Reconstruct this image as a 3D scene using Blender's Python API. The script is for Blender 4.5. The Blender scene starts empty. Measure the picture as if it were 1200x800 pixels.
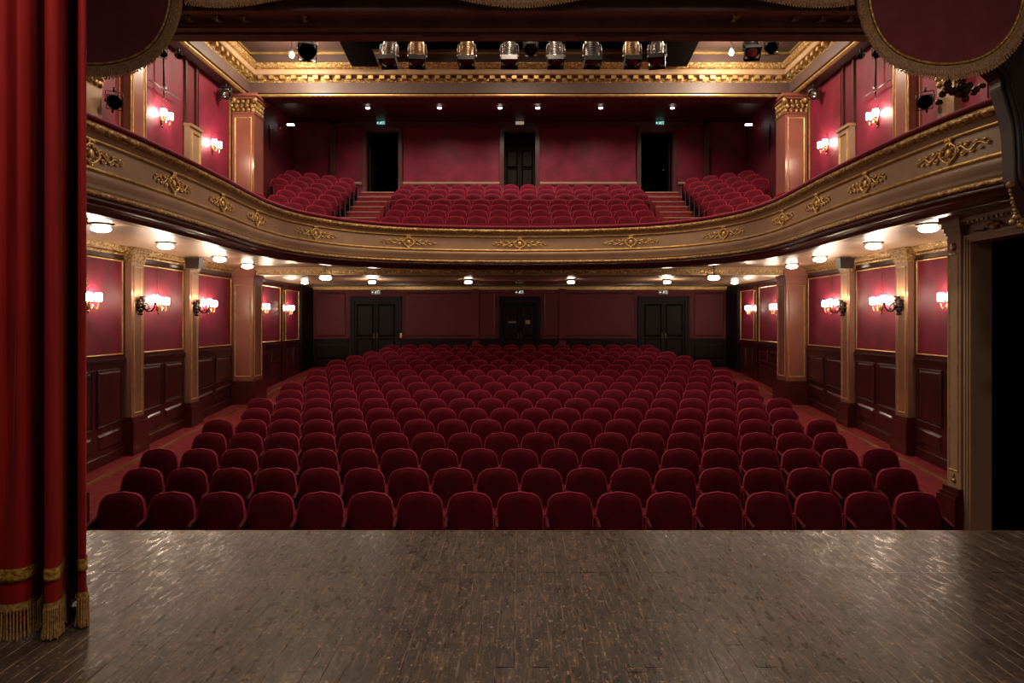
import bpy, math, random
from mathutils import Vector, Matrix
random.seed(7)
PI = math.pi
C = bpy.context.scene.collection
SC = bpy.context.scene

# ------------------------------------------------------------------ camera, world, exposure
EYE = 1.85
cam_d = bpy.data.cameras.new('camera')
cam_d.sensor_width = 36.0
cam_d.lens = 24.0
cam_d.shift_x = -9 / 1200
cam_d.shift_y = -24 / 1200
cam_d.clip_start = 0.05
cam_d.clip_end = 200
cam = bpy.data.objects.new('camera', cam_d)
cam.location = (0, 0, EYE)
cam.rotation_euler = (PI / 2, 0, 0)
C.objects.link(cam)
SC.camera = cam
world = bpy.data.worlds.new('world')
SC.world = world
world.use_nodes = True
bgn = world.node_tree.nodes['Background']
bgn.inputs[0].default_value = (1.0, 0.74, 0.56, 1)
bgn.inputs[1].default_value = 0.075
SC.view_settings.view_transform = 'Standard'
SC.view_settings.look = 'None'
SC.view_settings.gamma = 1.0
SC.view_settings.use_curve_mapping = False
SC.view_settings.exposure = 0.0
SC.cycles.use_denoising = True
SC.cycles.max_bounces = 7
SC.cycles.diffuse_bounces = 4
SC.cycles.glossy_bounces = 3
SC.cycles.sample_clamp_indirect = 4.0
SC.cycles.caustics_reflective = False
SC.cycles.caustics_refractive = False

E_SCONCE = 110.0
E_CEIL = 34.0
E_HOUSE_FILL = 150.0      # watts, each round house light added unseen in the ceiling
E_STAGE_FILL = 56.0      # watts, each stage fill light added unseen above the stage

# ------------------------------------------------------------------ materials
def nodes(m):
    return m.node_tree.nodes, m.node_tree.links

def pmat(name, col, rough=0.5, metal=0.0, spec=0.5, col2=None, nscale=6.0, ndetail=4.0, bump=0.0, bscale=None,
         sheen=0.0, sheen_tint=(1, 1, 1), coat=0.0, stretch=None, lo=0.35, hi=0.65, rough2=None, rand=0.0):
    m = bpy.data.materials.new(name)
    m.use_nodes = True
    N, L = nodes(m)
    b = N['Principled BSDF']
    b.inputs['Base Color'].default_value = (*col, 1)
    b.inputs['Roughness'].default_value = rough
    b.inputs['Metallic'].default_value = metal
    b.inputs['Specular IOR Level'].default_value = spec
    if sheen:
        b.inputs['Sheen Weight'].default_value = sheen
        b.inputs['Sheen Roughness'].default_value = 0.35
        b.inputs['Sheen Tint'].default_value = (*sheen_tint, 1)
    if coat:
        b.inputs['Coat Weight'].default_value = coat
        b.inputs['Coat Roughness'].default_value = 0.15
    if col2 is not None or bump or rough2 is not None:
        tc = N.new('ShaderNodeTexCoord')
        mp = N.new('ShaderNodeMapping')
        if stretch:
            mp.inputs['Scale'].default_value = stretch
        L.new(tc.outputs['Object'], mp.inputs['Vector'])
        nz = N.new('ShaderNodeTexNoise')
        nz.inputs['Scale'].default_value = nscale
        nz.inputs['Detail'].default_value = ndetail
        L.new(mp.outputs['Vector'], nz.inputs['Vector'])
        fac = nz.outputs['Fac']
        if col2 is not None:
            rp = N.new('ShaderNodeValToRGB')
            rp.color_ramp.elements[0].position = lo
            rp.color_ramp.elements[0].color = (*col, 1)
            rp.color_ramp.elements[1].position = hi
            rp.color_ramp.elements[1].color = (*col2, 1)
            L.new(fac, rp.inputs['Fac'])
            L.new(rp.outputs['Color'], b.inputs['Base Color'])
        if rough2 is not None:
            mr = N.new('ShaderNodeMapRange')
            mr.inputs['From Min'].default_value = 0.3
            mr.inputs['From Max'].default_value = 0.7
            mr.inputs['To Min'].default_value = rough
            mr.inputs['To Max'].default_value = rough2
            L.new(fac, mr.inputs['Value'])
            L.new(mr.outputs['Result'], b.inputs['Roughness'])
        if bump:
            bn = N.new('ShaderNodeBump')
            bn.inputs['Strength'].default_value = bump
            bn.inputs['Distance'].default_value = 0.02
            if bscale:
                n2 = N.new('ShaderNodeTexNoise')
                n2.inputs['Scale'].default_value = bscale
                n2.inputs['Detail'].default_value = 3
                L.new(mp.outputs['Vector'], n2.inputs['Vector'])
                L.new(n2.outputs['Fac'], bn.inputs['Height'])
            else:
                L.new(fac, bn.inputs['Height'])
            L.new(bn.outputs['Normal'], b.inputs['Normal'])
    return m

def emat(name, col, strength):
    m = bpy.data.materials.new(name)
    m.use_nodes = True
    N, L = nodes(m)
    b = N['Principled BSDF']
    b.inputs['Base Color'].default_value = (*[min(1, c) * 0.8 for c in col], 1)
    b.inputs['Emission Color'].default_value = (*col, 1)
    b.inputs['Emission Strength'].default_value = strength
    return m

M = {}
M['velvet'] = pmat('seat velvet', (0.098, 0.0026, 0.0115), 0.85, spec=0.12, col2=(0.062, 0.0018, 0.0075), nscale=5, sheen=0.38, sheen_tint=(1.0, 0.10, 0.20))
M['velvet_pipe'] = pmat('seat piping', (0.30, 0.012, 0.042), 0.7, spec=0.2, sheen=0.6, sheen_tint=(1.0, 0.2, 0.3))
M['velvet_arm'] = pmat('armrest velvet', (0.085, 0.004, 0.010), 0.75, spec=0.15, sheen=0.12, sheen_tint=(1.0, 0.15, 0.25))
M['seat_metal'] = pmat('seat iron', (0.02, 0.012, 0.012), 0.5, metal=0.4)
M['rail_velvet'] = pmat('rail velvet', (0.13, 0.006, 0.02), 0.8, spec=0.15, sheen=0.5, sheen_tint=(1, 0.3, 0.45))
M['curtain'] = pmat('curtain velvet', (0.26, 0.007, 0.006), 0.75, spec=0.2, col2=(0.18, 0.004, 0.004), nscale=3, sheen=0.25, sheen_tint=(1, 0.2, 0.12), stretch=(6, 6, 0.5))
M['valance'] = pmat('valance velvet', (0.17, 0.040, 0.048), 0.9, spec=0.1, col2=(0.135, 0.030, 0.038), nscale=4, sheen=0.15, sheen_tint=(1, 0.4, 0.4))
M['braid'] = pmat('gold braid', (0.70, 0.42, 0.09), 0.45, metal=0.35, col2=(0.28, 0.13, 0.016), nscale=38, bump=0.6)
M['fringe'] = pmat('gold fringe', (0.50, 0.30, 0.09), 0.6, metal=0.15, col2=(0.22, 0.11, 0.03), nscale=60)
M['fringe_dull'] = pmat('old fringe', (0.44, 0.25, 0.125), 0.7, col2=(0.22, 0.12, 0.06), nscale=60)
M['damask'] = pmat('wall fabric', (0.190, 0.007, 0.032), 0.58, spec=0.35, col2=(0.115, 0.004, 0.017), nscale=2.2, ndetail=8, bump=0.10, bscale=30, sheen=0.06, sheen_tint=(1, 0.25, 0.4))
M['wallred'] = pmat('red painted wall', (0.120, 0.007, 0.018), 0.6, spec=0.35, col2=(0.095, 0.005, 0.014), nscale=1.3, bump=0.05, bscale=40)
M['wainscot'] = pmat('mahogany', (0.062, 0.0085, 0.009), 0.33, col2=(0.034, 0.005, 0.005), nscale=3, stretch=(4, 4, 0.6), coat=0.3)
M['doorwood'] = pmat('black door wood', (0.010, 0.0045, 0.004), 0.5, spec=0.16, col2=(0.007, 0.0035, 0.003), nscale=3, stretch=(5, 5, 0.5))
M['doorframe'] = pmat('door frame wood', (0.085, 0.022, 0.018), 0.35, col2=(0.055, 0.014, 0.012), nscale=4, stretch=(5, 5, 0.6))
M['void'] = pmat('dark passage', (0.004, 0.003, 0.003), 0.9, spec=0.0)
M['bracket'] = pmat('bracket wood', (0.030, 0.014, 0.013), 0.40, col2=(0.018, 0.008, 0.008), nscale=5)
M['nosing'] = pmat('step edge', (0.24, 0.11, 0.085), 0.5)
M['beige'] = pmat('beige paint', (0.34, 0.225, 0.140), 0.40, col2=(0.28, 0.178, 0.108), nscale=2.0, ndetail=6, bump=0.05, bscale=25)
M['pink'] = pmat('dusky pink paint', (0.27, 0.092, 0.066), 0.33, col2=(0.22, 0.072, 0.050), nscale=2.0, ndetail=6, coat=0.2)
M['pilaster'] = pmat('pilaster paint', (0.25, 0.118, 0.072), 0.38, col2=(0.20, 0.090, 0.055), nscale=2.0, ndetail=6)
M['plinth'] = pmat('oxblood plinth', (0.070, 0.010, 0.009), 0.30, col2=(0.050, 0.007, 0.007), nscale=5, coat=0.3)
M['gold'] = pmat('gilding', (0.62, 0.42, 0.16), 0.36, metal=0.55, col2=(0.38, 0.22, 0.065), nscale=9, ndetail=6, bump=0.15, bscale=50, lo=0.3, hi=0.7)
M['goldleaf'] = pmat('carved gilding', (0.60, 0.41, 0.17), 0.38, metal=0.5, col2=(0.22, 0.115, 0.035), nscale=22, ndetail=3, bump=1.0, bscale=24, lo=0.36, hi=0.56)
M['ornament'] = pmat('bright gilding', (0.86, 0.60, 0.22), 0.36, metal=0.35, col2=(0.60, 0.37, 0.11), nscale=30)
M['darkbrown'] = pmat('dark brown moulding', (0.060, 0.022, 0.013), 0.33, col2=(0.035, 0.013, 0.009), nscale=5, coat=0.2)
M['prosc'] = pmat('proscenium wood', (0.24, 0.150, 0.115), 0.38, col2=(0.16, 0.100, 0.078), nscale=5, coat=0.2)
M['softceil'] = pmat('under balcony ceiling paint', (0.42, 0.26, 0.155), 0.34, col2=(0.34, 0.20, 0.115), nscale=1.5, ndetail=5, bump=0.03, bscale=8)
M['darkceil'] = pmat('dark red ceiling', (0.055, 0.010, 0.012), 0.5, col2=(0.042, 0.008, 0.010), nscale=2)
M['coffer'] = pmat('ceiling plaster', (0.105, 0.060, 0.050), 0.5, col2=(0.085, 0.047, 0.040), nscale=1.6, ndetail=5)
M['cornice'] = pmat('cornice paint', (0.36, 0.23, 0.13), 0.36, col2=(0.28, 0.17, 0.09), nscale=3, ndetail=5)
M['frieze_gray'] = pmat('cornice frieze', (0.22, 0.145, 0.115), 0.4, col2=(0.17, 0.11, 0.085), nscale=4)
M['carpet'] = pmat('red carpet', (0.22, 0.030, 0.035), 0.9, spec=0.1, col2=(0.145, 0.017, 0.022), nscale=9, ndetail=8, bump=0.2, bscale=120)
M['brass'] = pmat('brass', (0.55, 0.36, 0.13), 0.35, metal=0.9)
M['oldbrass'] = pmat('old brass', (0.20, 0.12, 0.045), 0.38, metal=0.85, col2=(0.10, 0.055, 0.02), nscale=30)
M['bronze'] = pmat('dark bronze', (0.035, 0.022, 0.016), 0.4, metal=0.6)
M['black'] = pmat('black lamp paint', (0.012, 0.011, 0.011), 0.4)
M['chrome'] = pmat('worn aluminium', (0.50, 0.48, 0.46), 0.25, metal=0.95, col2=(0.30, 0.28, 0.27), nscale=14)
M['bronzebody'] = pmat('bronzed lamp body', (0.50, 0.34, 0.20), 0.28, metal=0.9, col2=(0.28, 0.18, 0.10), nscale=12)
M['steel'] = pmat('steel', (0.35, 0.34, 0.34), 0.3, metal=0.9)
M['redlens'] = pmat('red lens', (0.10, 0.010, 0.012), 0.12, coat=0.6)
M['lamp'] = emat('sconce glass', (1.0, 0.80, 0.60), E_SCONCE)
M['globe'] = emat('globe glass', (1.0, 0.78, 0.56), E_SCONCE * 0.9)
M['ceilglass'] = emat('ceiling light glass', (1.0, 0.84, 0.66), E_CEIL)
M['flood'] = emat('flood lamp glass', (1.0, 0.86, 0.68), 150.0)
M['down'] = emat('downlight glass', (1.0, 0.86, 0.78), 14.0)
M['housefillglass'] = emat('house light glass', (1.0, 0.84, 0.70), 4.0)
M['signgreen'] = emat('sign green', (0.03, 0.30, 0.24), 0.8)
M['signwhite'] = emat('sign white', (0.75, 0.90, 0.80), 1.2)
M['signcream'] = emat('sign cream', (0.60, 0.42, 0.30), 0.55)
M['signdark'] = pmat('sign dark', (0.02, 0.03, 0.025), 0.4)
M['signplain'] = pmat('sign print', (0.55, 0.50, 0.45), 0.5)

def stage_mat():
    m = bpy.data.materials.new('stage boards')
    m.use_nodes = True
    N, L = nodes(m)
    b = N['Principled BSDF']
    tc = N.new('ShaderNodeTexCoord')
    geo = N.new('ShaderNodeNewGeometry')
    oi = N.new('ShaderNodeObjectInfo')
    def noise(scale, detail, st, vec):
        mp = N.new('ShaderNodeMapping')
        mp.inputs['Scale'].default_value = st
        L.new(vec, mp.inputs['Vector'])
        nz = N.new('ShaderNodeTexNoise')
        nz.inputs['Scale'].default_value = scale
        nz.inputs['Detail'].default_value = detail
        nz.inputs['Roughness'].default_value = 0.65
        L.new(mp.outputs['Vector'], nz.inputs['Vector'])
        return nz.outputs['Fac']
    def ramp(fac, stops):
        rp = N.new('ShaderNodeValToRGB')
        els = rp.color_ramp.elements
        while len(els) < len(stops):
            els.new(0.5)
        for e, (p, c) in zip(els, stops):
            e.position = p
            e.color = (*c, 1)
        L.new(fac, rp.inputs['Fac'])
        return rp.outputs['Color']
    def mix(fac, a, c, mode='MIX'):
        mx = N.new('ShaderNodeMix')
        mx.data_type = 'RGBA'
        mx.blend_type = mode
        if isinstance(fac, float):
            mx.inputs[0].default_value = fac
        else:
            L.new(fac, mx.inputs[0])
        for s, v in ((6, a), (7, c)):
            if isinstance(v, tuple):
                mx.inputs[s].default_value = (*v, 1)
            else:
                L.new(v, mx.inputs[s])
        return mx.outputs[2]
    P = geo.outputs['Position']
    big = noise(0.9, 6, (1, 0.6, 1), P)
    base = ramp(big, [(0.32, (0.024, 0.0175, 0.0135)), (0.68, (0.055, 0.039, 0.029))])
    rnd = ramp(oi.outputs['Random'], [(0.0, (0.80, 0.80, 0.80)), (1.0, (1.18, 1.15, 1.12))])
    base = mix(1.0, base, rnd, 'MULTIPLY')
    # scuffs and scratches of the trodden paint, a few patches of bare wood
    scr = noise(26, 8, (1.0, 0.22, 1), P)
    patch = noise(1.1, 4, (1, 0.8, 1), P)
    scrm = ramp(scr, [(0.54, (0, 0, 0)), (0.68, (1, 1, 1))])
    patm = ramp(patch, [(0.40, (0, 0, 0)), (0.60, (1, 1, 1))])
    wear = mix(1.0, scrm, patm, 'MULTIPLY')
    base = mix(wear, base, (0.125, 0.080, 0.052))
    # long scratches drawn along the boards and small chips of bare wood, thickest where the stage is used most
    stk = ramp(noise(9, 7, (9.0, 0.55, 1), P), [(0.53, (0, 0, 0)), (0.62, (1, 1, 1))])
    sp = N.new('ShaderNodeSeparateXYZ'); L.new(P, sp.inputs[0])
    ax = N.new('ShaderNodeMath'); ax.operation = 'ABSOLUTE'; L.new(sp.outputs['X'], ax.inputs[0])
    cen = N.new('ShaderNodeMapRange'); cen.inputs['From Min'].default_value = 0.5; cen.inputs['From Max'].default_value = 3.4
    cen.inputs['To Min'].default_value = 1.0; cen.inputs['To Max'].default_value = 0.15
    L.new(ax.outputs[0], cen.inputs['Value'])
    def times(a, c):
        mm = N.new('ShaderNodeMath'); mm.operation = 'MULTIPLY'; L.new(a, mm.inputs[0]); L.new(c, mm.inputs[1]); return mm.outputs[0]
    base = mix(times(stk, cen.outputs['Result']), base, (0.150, 0.094, 0.056))
    chip = noise(34, 5, (1, 0.7, 1), P)
    chm = ramp(chip, [(0.595, (0, 0, 0)), (0.635, (1, 1, 1))])
    base = mix(times(chm, cen.outputs['Result']), base, (0.34, 0.21, 0.12))
    drk = ramp(noise(5, 6, (1, 0.6, 1), P), [(0.38, (0.62, 0.62, 0.62)), (0.55, (1, 1, 1))])
    base = mix(1.0, base, drk, 'MULTIPLY')
    # worn edges of every board
    sx = N.new('ShaderNodeSeparateXYZ')
    L.new(tc.outputs['Object'], sx.inputs[0])
    ab = N.new('ShaderNodeMath'); ab.operation = 'ABSOLUTE'
    L.new(sx.outputs['X'], ab.inputs[0])
    edge = N.new('ShaderNodeMapRange')
    edge.inputs['From Min'].default_value = 0.0450
    edge.inputs['From Max'].default_value = 0.0485
    L.new(ab.outputs[0], edge.inputs['Value'])
    en = noise(4.0, 6, (3, 1.2, 1), P)
    enm = ramp(en, [(0.44, (0, 0, 0)), (0.58, (1, 1, 1))])
    em = N.new('ShaderNodeMath'); em.operation = 'MULTIPLY'
    L.new(edge.outputs['Result'], em.inputs[0]); L.new(enm, em.inputs[1])
    base = mix(em.outputs[0], base, (0.24, 0.155, 0.095))
    L.new(base, b.inputs['Base Color'])
    rg = ramp(noise(13, 8, (1.6, 0.5, 1), P), [(0.35, (0.20,) * 3), (0.65, (0.46,) * 3)])
    L.new(rg, b.inputs['Roughness'])
    b.inputs['Specular IOR Level'].default_value = 0.14
    bn = N.new('ShaderNodeBump')
    bn.inputs['Strength'].default_value = 0.22
    bn.inputs['Distance'].default_value = 0.004
    hb = noise(16, 5, (1.6, 0.45, 1), P)
    L.new(hb, bn.inputs['Height'])
    L.new(bn.outputs['Normal'], b.inputs['Normal'])
    return m
M['stage'] = stage_mat()

# ------------------------------------------------------------------ mesh helpers
class MB:
    def __init__(self):
        self.v = []
        self.f = []
    def add(self, vs, fs):
        o = len(self.v)
        self.v += [tuple(p) for p in vs]
        self.f += [tuple(i + o for i in f) for f in fs]
        return self
    def hexa(self, p):
        return self.add(p, [(0, 3, 2, 1), (4, 5, 6, 7), (0, 1, 5, 4), (1, 2, 6, 5), (2, 3, 7, 6), (3, 0, 4, 7)])
    def box(self, x0, x1, y0, y1, z0, z1):
        return self.hexa([(x0, y0, z0), (x1, y0, z0), (x1, y1, z0), (x0, y1, z0), (x0, y0, z1), (x1, y0, z1), (x1, y1, z1), (x0, y1, z1)])
    def tube(self, pts, r, n=6, closed=False, caps=True):
        pts = [Vector(p) for p in pts]
        k = len(pts)
        rr = r if isinstance(r, (list, tuple)) else [r] * k
        vs = []
        ref = None
        for i, p in enumerate(pts):
            if closed:
                t = pts[(i + 1) % k] - pts[i - 1]
            else:
                t = pts[min(i + 1, k - 1)] - pts[max(i - 1, 0)]
            t.normalize()
            if ref is None:
                ref = Vector((0, 0, 1)) if abs(t.z) < 0.9 else Vector((1, 0, 0))
            a = t.cross(ref)
            if a.length < 1e-5:
                a = t.cross(Vector((1, 0.3, 0)))
            a.normalize()
            bb = a.cross(t).normalized()
            ref = bb
            for j in range(n):
                an = 2 * PI * j / n
                vs.append(p + (a * math.cos(an) + bb * math.sin(an)) * rr[i])
        fs = []
        for i in range(k if closed else k - 1):
            i2 = (i + 1) % k
            for j in range(n):
                j2 = (j + 1) % n
                fs.append((i * n + j, i * n + j2, i2 * n + j2, i2 * n + j))
        if caps and not closed:
            fs.append(tuple(range(n))[::-1])
            fs.append(tuple((k - 1) * n + j for j in range(n)))
        return self.add(vs, fs)
    def lathe(self, prof, mat=None, n=16):
        mat = mat or Matrix.Identity(4)
        vs, fs = [], []
        for (r, z) in prof:
            for j in range(n):
                a = 2 * PI * j / n
                vs.append(mat @ Vector((max(r, 1e-4) * math.cos(a), max(r, 1e-4) * math.sin(a), z)))
        for i in range(len(prof) - 1):
            for j in range(n):
                j2 = (j + 1) % n
                fs.append((i * n + j, i * n + j2, (i + 1) * n + j2, (i + 1) * n + j))
        fs.append(tuple(range(n))[::-1])
        fs.append(tuple((len(prof) - 1) * n + j for j in range(n)))
        return self.add(vs, fs)
    def ball(self, c, r, n=8, m=5):
        rx, ry, rz = r if isinstance(r, (list, tuple)) else (r, r, r)
        vs, fs = [(c[0], c[1], c[2] - rz)], []
        for i in range(1, m):
            t = PI * i / m
            for j in range(n):
                a = 2 * PI * j / n
                vs.append((c[0] + rx * math.sin(t) * math.cos(a), c[1] + ry * math.sin(t) * math.sin(a), c[2] - rz * math.cos(t)))
        vs.append((c[0], c[1], c[2] + rz))
        for j in range(n):
            fs.append((0, 1 + (j + 1) % n, 1 + j))
            fs.append((len(vs) - 1, 1 + (m - 2) * n + j, 1 + (m - 2) * n + (j + 1) % n))
        for i in range(m - 2):
            for j in range(n):
                j2 = (j + 1) % n
                fs.append((1 + i * n + j, 1 + i * n + j2, 1 + (i + 1) * n + j2, 1 + (i + 1) * n + j))
        return self.add(vs, fs)
    def sweep(self, path, prof, closed_path=False, closed_prof=True):
        """profile of (offset to the left of the path, z) swept along path points (x, y) with mitres"""
        k, n = len(path), len(prof)
        vs = []
        for i, p in enumerate(path):
            p = Vector(p)
            if closed_path:
                a, c = Vector(path[i - 1]), Vector(path[(i + 1) % k])
            else:
                a, c = Vector(path[max(i - 1, 0)]), Vector(path[min(i + 1, k - 1)])
            d1 = (p - a).normalized() if (p - a).length > 1e-6 else (c - p).normalized()
            d2 = (c - p).normalized() if (c - p).length > 1e-6 else d1
            n1, n2 = Vector((-d1.y, d1.x)), Vector((-d2.y, d2.x))
            nn = (n1 + n2).normalized()
            nn = nn / max(0.3, nn.dot(n1))
            for (o, z) in prof:
                q = p + nn * o
                vs.append((q.x, q.y, z))
        fs = []
        for i in range(k if closed_path else k - 1):
            i2 = (i + 1) % k
            for j in range(n if closed_prof else n - 1):
                j2 = (j + 1) % n
                fs.append((i * n + j, i2 * n + j, i2 * n + j2, i * n + j2))
        if not closed_path and closed_prof:
            fs.append(tuple(range(n)))
            fs.append(tuple((k - 1) * n + j for j in range(n))[::-1])
        return self.add(vs, fs)
    def mesh(self, name, mat, smooth=False):
        me = bpy.data.meshes.new(name)
        me.from_pydata(self.v, [], self.f)
        me.materials.append(M[mat])
        if smooth:
            me.polygons.foreach_set('use_smooth', [True] * len(me.polygons))
        me.update()
        return me
    def build(self, name, mat, parent=None, smooth=False, loc=None):
        o = bpy.data.objects.new(name, self.mesh(name, mat, smooth))
        C.objects.link(o)
        if parent is not None:
            o.parent = parent
        if loc is not None:
            o.location = loc
        if smooth == 'auto':
            pass
        return o

def inst(name, me, parent=None, loc=(0, 0, 0), rot=(0, 0, 0), scale=None):
    o = bpy.data.objects.new(name, me)
    C.objects.link(o)
    o.parent = parent
    o.location = loc
    o.rotation_euler = rot
    if scale:
        o.scale = scale
    return o

def tag(o, label, cat=None, group=None, kind=None):
    o['label'] = label
    if cat:
        o['category'] = cat
    if group:
        o['group'] = group
    if kind:
        o['kind'] = kind
    return o

def empty(name, loc=(0, 0, 0), rz=0.0):
    o = bpy.data.objects.new(name, None)
    o.empty_display_size = 0.1
    C.objects.link(o)
    o.location = loc
    o.rotation_euler = (0, 0, rz)
    return o

def copy_tree(o, parent=None):
    c = o.copy()
    C.objects.link(c)
    c.parent = parent
    for ch in o.children:
        copy_tree(ch, c)
    return c

def catmull(pts, sub):
    out = []
    n = len(pts)
    for i in range(n - 1):
        p0, p1, p2, p3 = pts[max(i - 1, 0)], pts[i], pts[i + 1], pts[min(i + 2, n - 1)]
        for s in range(sub):
            t = s / sub
            out.append(tuple(0.5 * ((2 * b) + (-a + c) * t + (2 * a - 5 * b + 4 * c - d) * t * t + (-a + 3 * b - 3 * c + d) * t ** 3)
                             for a, b, c, d in zip(p0, p1, p2, p3)))
    out.append(tuple(pts[-1]))
    return out

ORD = ['first', 'second', 'third', 'fourth', 'fifth', 'sixth', 'seventh', 'eighth', 'ninth', 'tenth', 'eleventh', 'twelfth',
       'thirteenth', 'fourteenth', 'fifteenth', 'sixteenth', 'seventeenth', 'eighteenth', 'nineteenth', 'twentieth']
SIDE = {-1: 'curtain side', 1: 'doorway side'}   # the red curtain hangs on one side, the beige doorway stands on the other
WX = 7.35                                        # half width of the hall
def floor_z(y):
    return -1.02 + 0.0775 * (y - 7.73)

# ------------------------------------------------------------------ large structure
def pm(mb, fn):
    mb.v = [fn(p) for p in mb.v]
    return mb
def side(s, base=WX):
    return lambda p: (s * (base - p[2]), p[0], p[1])        # (along the wall, height, out of the wall)
def rear(y):
    return lambda p: (p[0], y - p[2], p[1])
def raised(u0, u1, v0a, v0b, v1, w0, w1, ins):
    mb = MB()
    mb.hexa([(u0, v0a, w0), (u1, v0b, w0), (u1, v1, w0), (u0, v1, w0),
             (u0 + ins, v0a + ins, w1), (u1 - ins, v0b + ins, w1), (u1 - ins, v1 - ins, w1), (u0 + ins, v1 - ins, w1)])
    return mb
def frame(u0, u1, v0, v1, t, w0, w1, v0b=None):
    mb = MB()
    v0b = v0 if v0b is None else v0b
    mb.sweep([(u0, v0), (u1, v0b), (u1, v1), (u0, v1)], [(0, w0), (0.0, w0 + (w1 - w0) * 0.6), (t * 0.4, w1), (t * 0.75, w0 + (w1 - w0) * 0.5), (t, w0)], closed_path=True, closed_prof=False)
    return mb

STAGE_Y = 6.02
# auditorium floor, rising towards the back
mb = MB()
ya, yb = 5.6, 24.3
mb.hexa([(-7.6, ya, -2.2), (7.6, ya, -2.2), (7.6, yb, -2.2), (-7.6, yb, -2.2), (-7.6, ya, floor_z(ya)), (7.6, ya, floor_z(ya)), (7.6, yb, floor_z(yb)), (-7.6, yb, floor_z(yb))])
floor = mb.build('floor', 'carpet')
tag(floor, 'red carpeted stalls floor rising gently to the back', 'floor', kind='structure')
for s in (-1, 1):
    for k, dx in enumerate((0.0, 0.05)):
        mb = MB()
        x0 = s * (6.90 + dx)
        w = 0.016
        y0, y1 = 9.1, 22.6
        mb.hexa([(x0 - w, y0, floor_z(y0) - .01), (x0 + w, y0, floor_z(y0) - .01), (x0 + w, y1, floor_z(y1) - .01), (x0 - w, y1, floor_z(y1) - .01),
                 (x0 - w, y0, floor_z(y0) + .008), (x0 + w, y0, floor_z(y0) + .008), (x0 + w, y1, floor_z(y1) + .008), (x0 - w, y1, floor_z(y1) + .008)])
        mb.build('brass_edge_strip', 'brass', floor)

# stage floor: boards laid towards the audience
mb = MB()
mb.box(-6.5, 6.5, -1.5, STAGE_Y - 0.05, -0.25, -0.03)
mb.box(-6.5, 6.5, STAGE_Y - 0.30, STAGE_Y - 0.05, -2.0, -0.25)
stage = mb.build('floor_stage', 'prosc')
tag(stage, 'worn brown wooden stage floor of narrow boards', 'stage', kind='structure')
def plank_mesh(L):
    b = MB()
    w, c, h = 0.0494, 0.0018, 0.03
    pr = [(-w, -h), (w, -h), (w, -c), (w - c, 0), (-w + c, 0), (-w, -c)]
    b.add([(x, y, z) for y in (-L / 2, L / 2) for (x, z) in pr],
          [tuple(range(6)), tuple(range(11, 5, -1))] + [(i, i + 6, (i + 1) % 6 + 6, (i + 1) % 6) for i in range(6)])
    return b.mesh('plank', 'stage')
rg = random.Random(3)
pl_apron = plank_mesh(0.992)
pl_cache = {}
for i in range(-50, 51):
    inst('plank', pl_apron, stage, (i * 0.1 + 0.02, STAGE_Y - 0.5, rg.uniform(-.0012, .0012)), (0, rg.uniform(-.006, .006), 0))
extra = MB()
for i in range(-45, 46):
    cut = 2.6 + 0.35 * rg.randrange(5) if i % 2 else 3.3 + 0.3 * rg.randrange(4)
    spans = [(cut, STAGE_Y - 1.0), (0.2, cut)]
    for (a, bb) in spans:
        L = round(bb - a - 0.004, 3)
        if L not in pl_cache:
            pl_cache[L] = plank_mesh(L)
        inst('plank', pl_cache[L], stage, (i * 0.1 + 0.02, (a + bb) / 2, rg.uniform(-.0012, .0012)), (0, rg.uniform(-.006, .006), 0))
for i in list(range(-64, -50)) + list(range(51, 65)):
    extra.box(i * 0.1 - 0.0285, i * 0.1 + 0.0685, -1.4, STAGE_Y - 0.004, -0.03, 0)
o = extra.build('outer_planks', 'stage', stage)
o['kind'] = 'stuff'
mb = MB()
mb.box(-6.4, 6.4, STAGE_Y - 0.003, STAGE_Y + 0.012, -0.07, 0.001)
mb.build('stage_nosing', 'oldbrass', stage)

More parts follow.
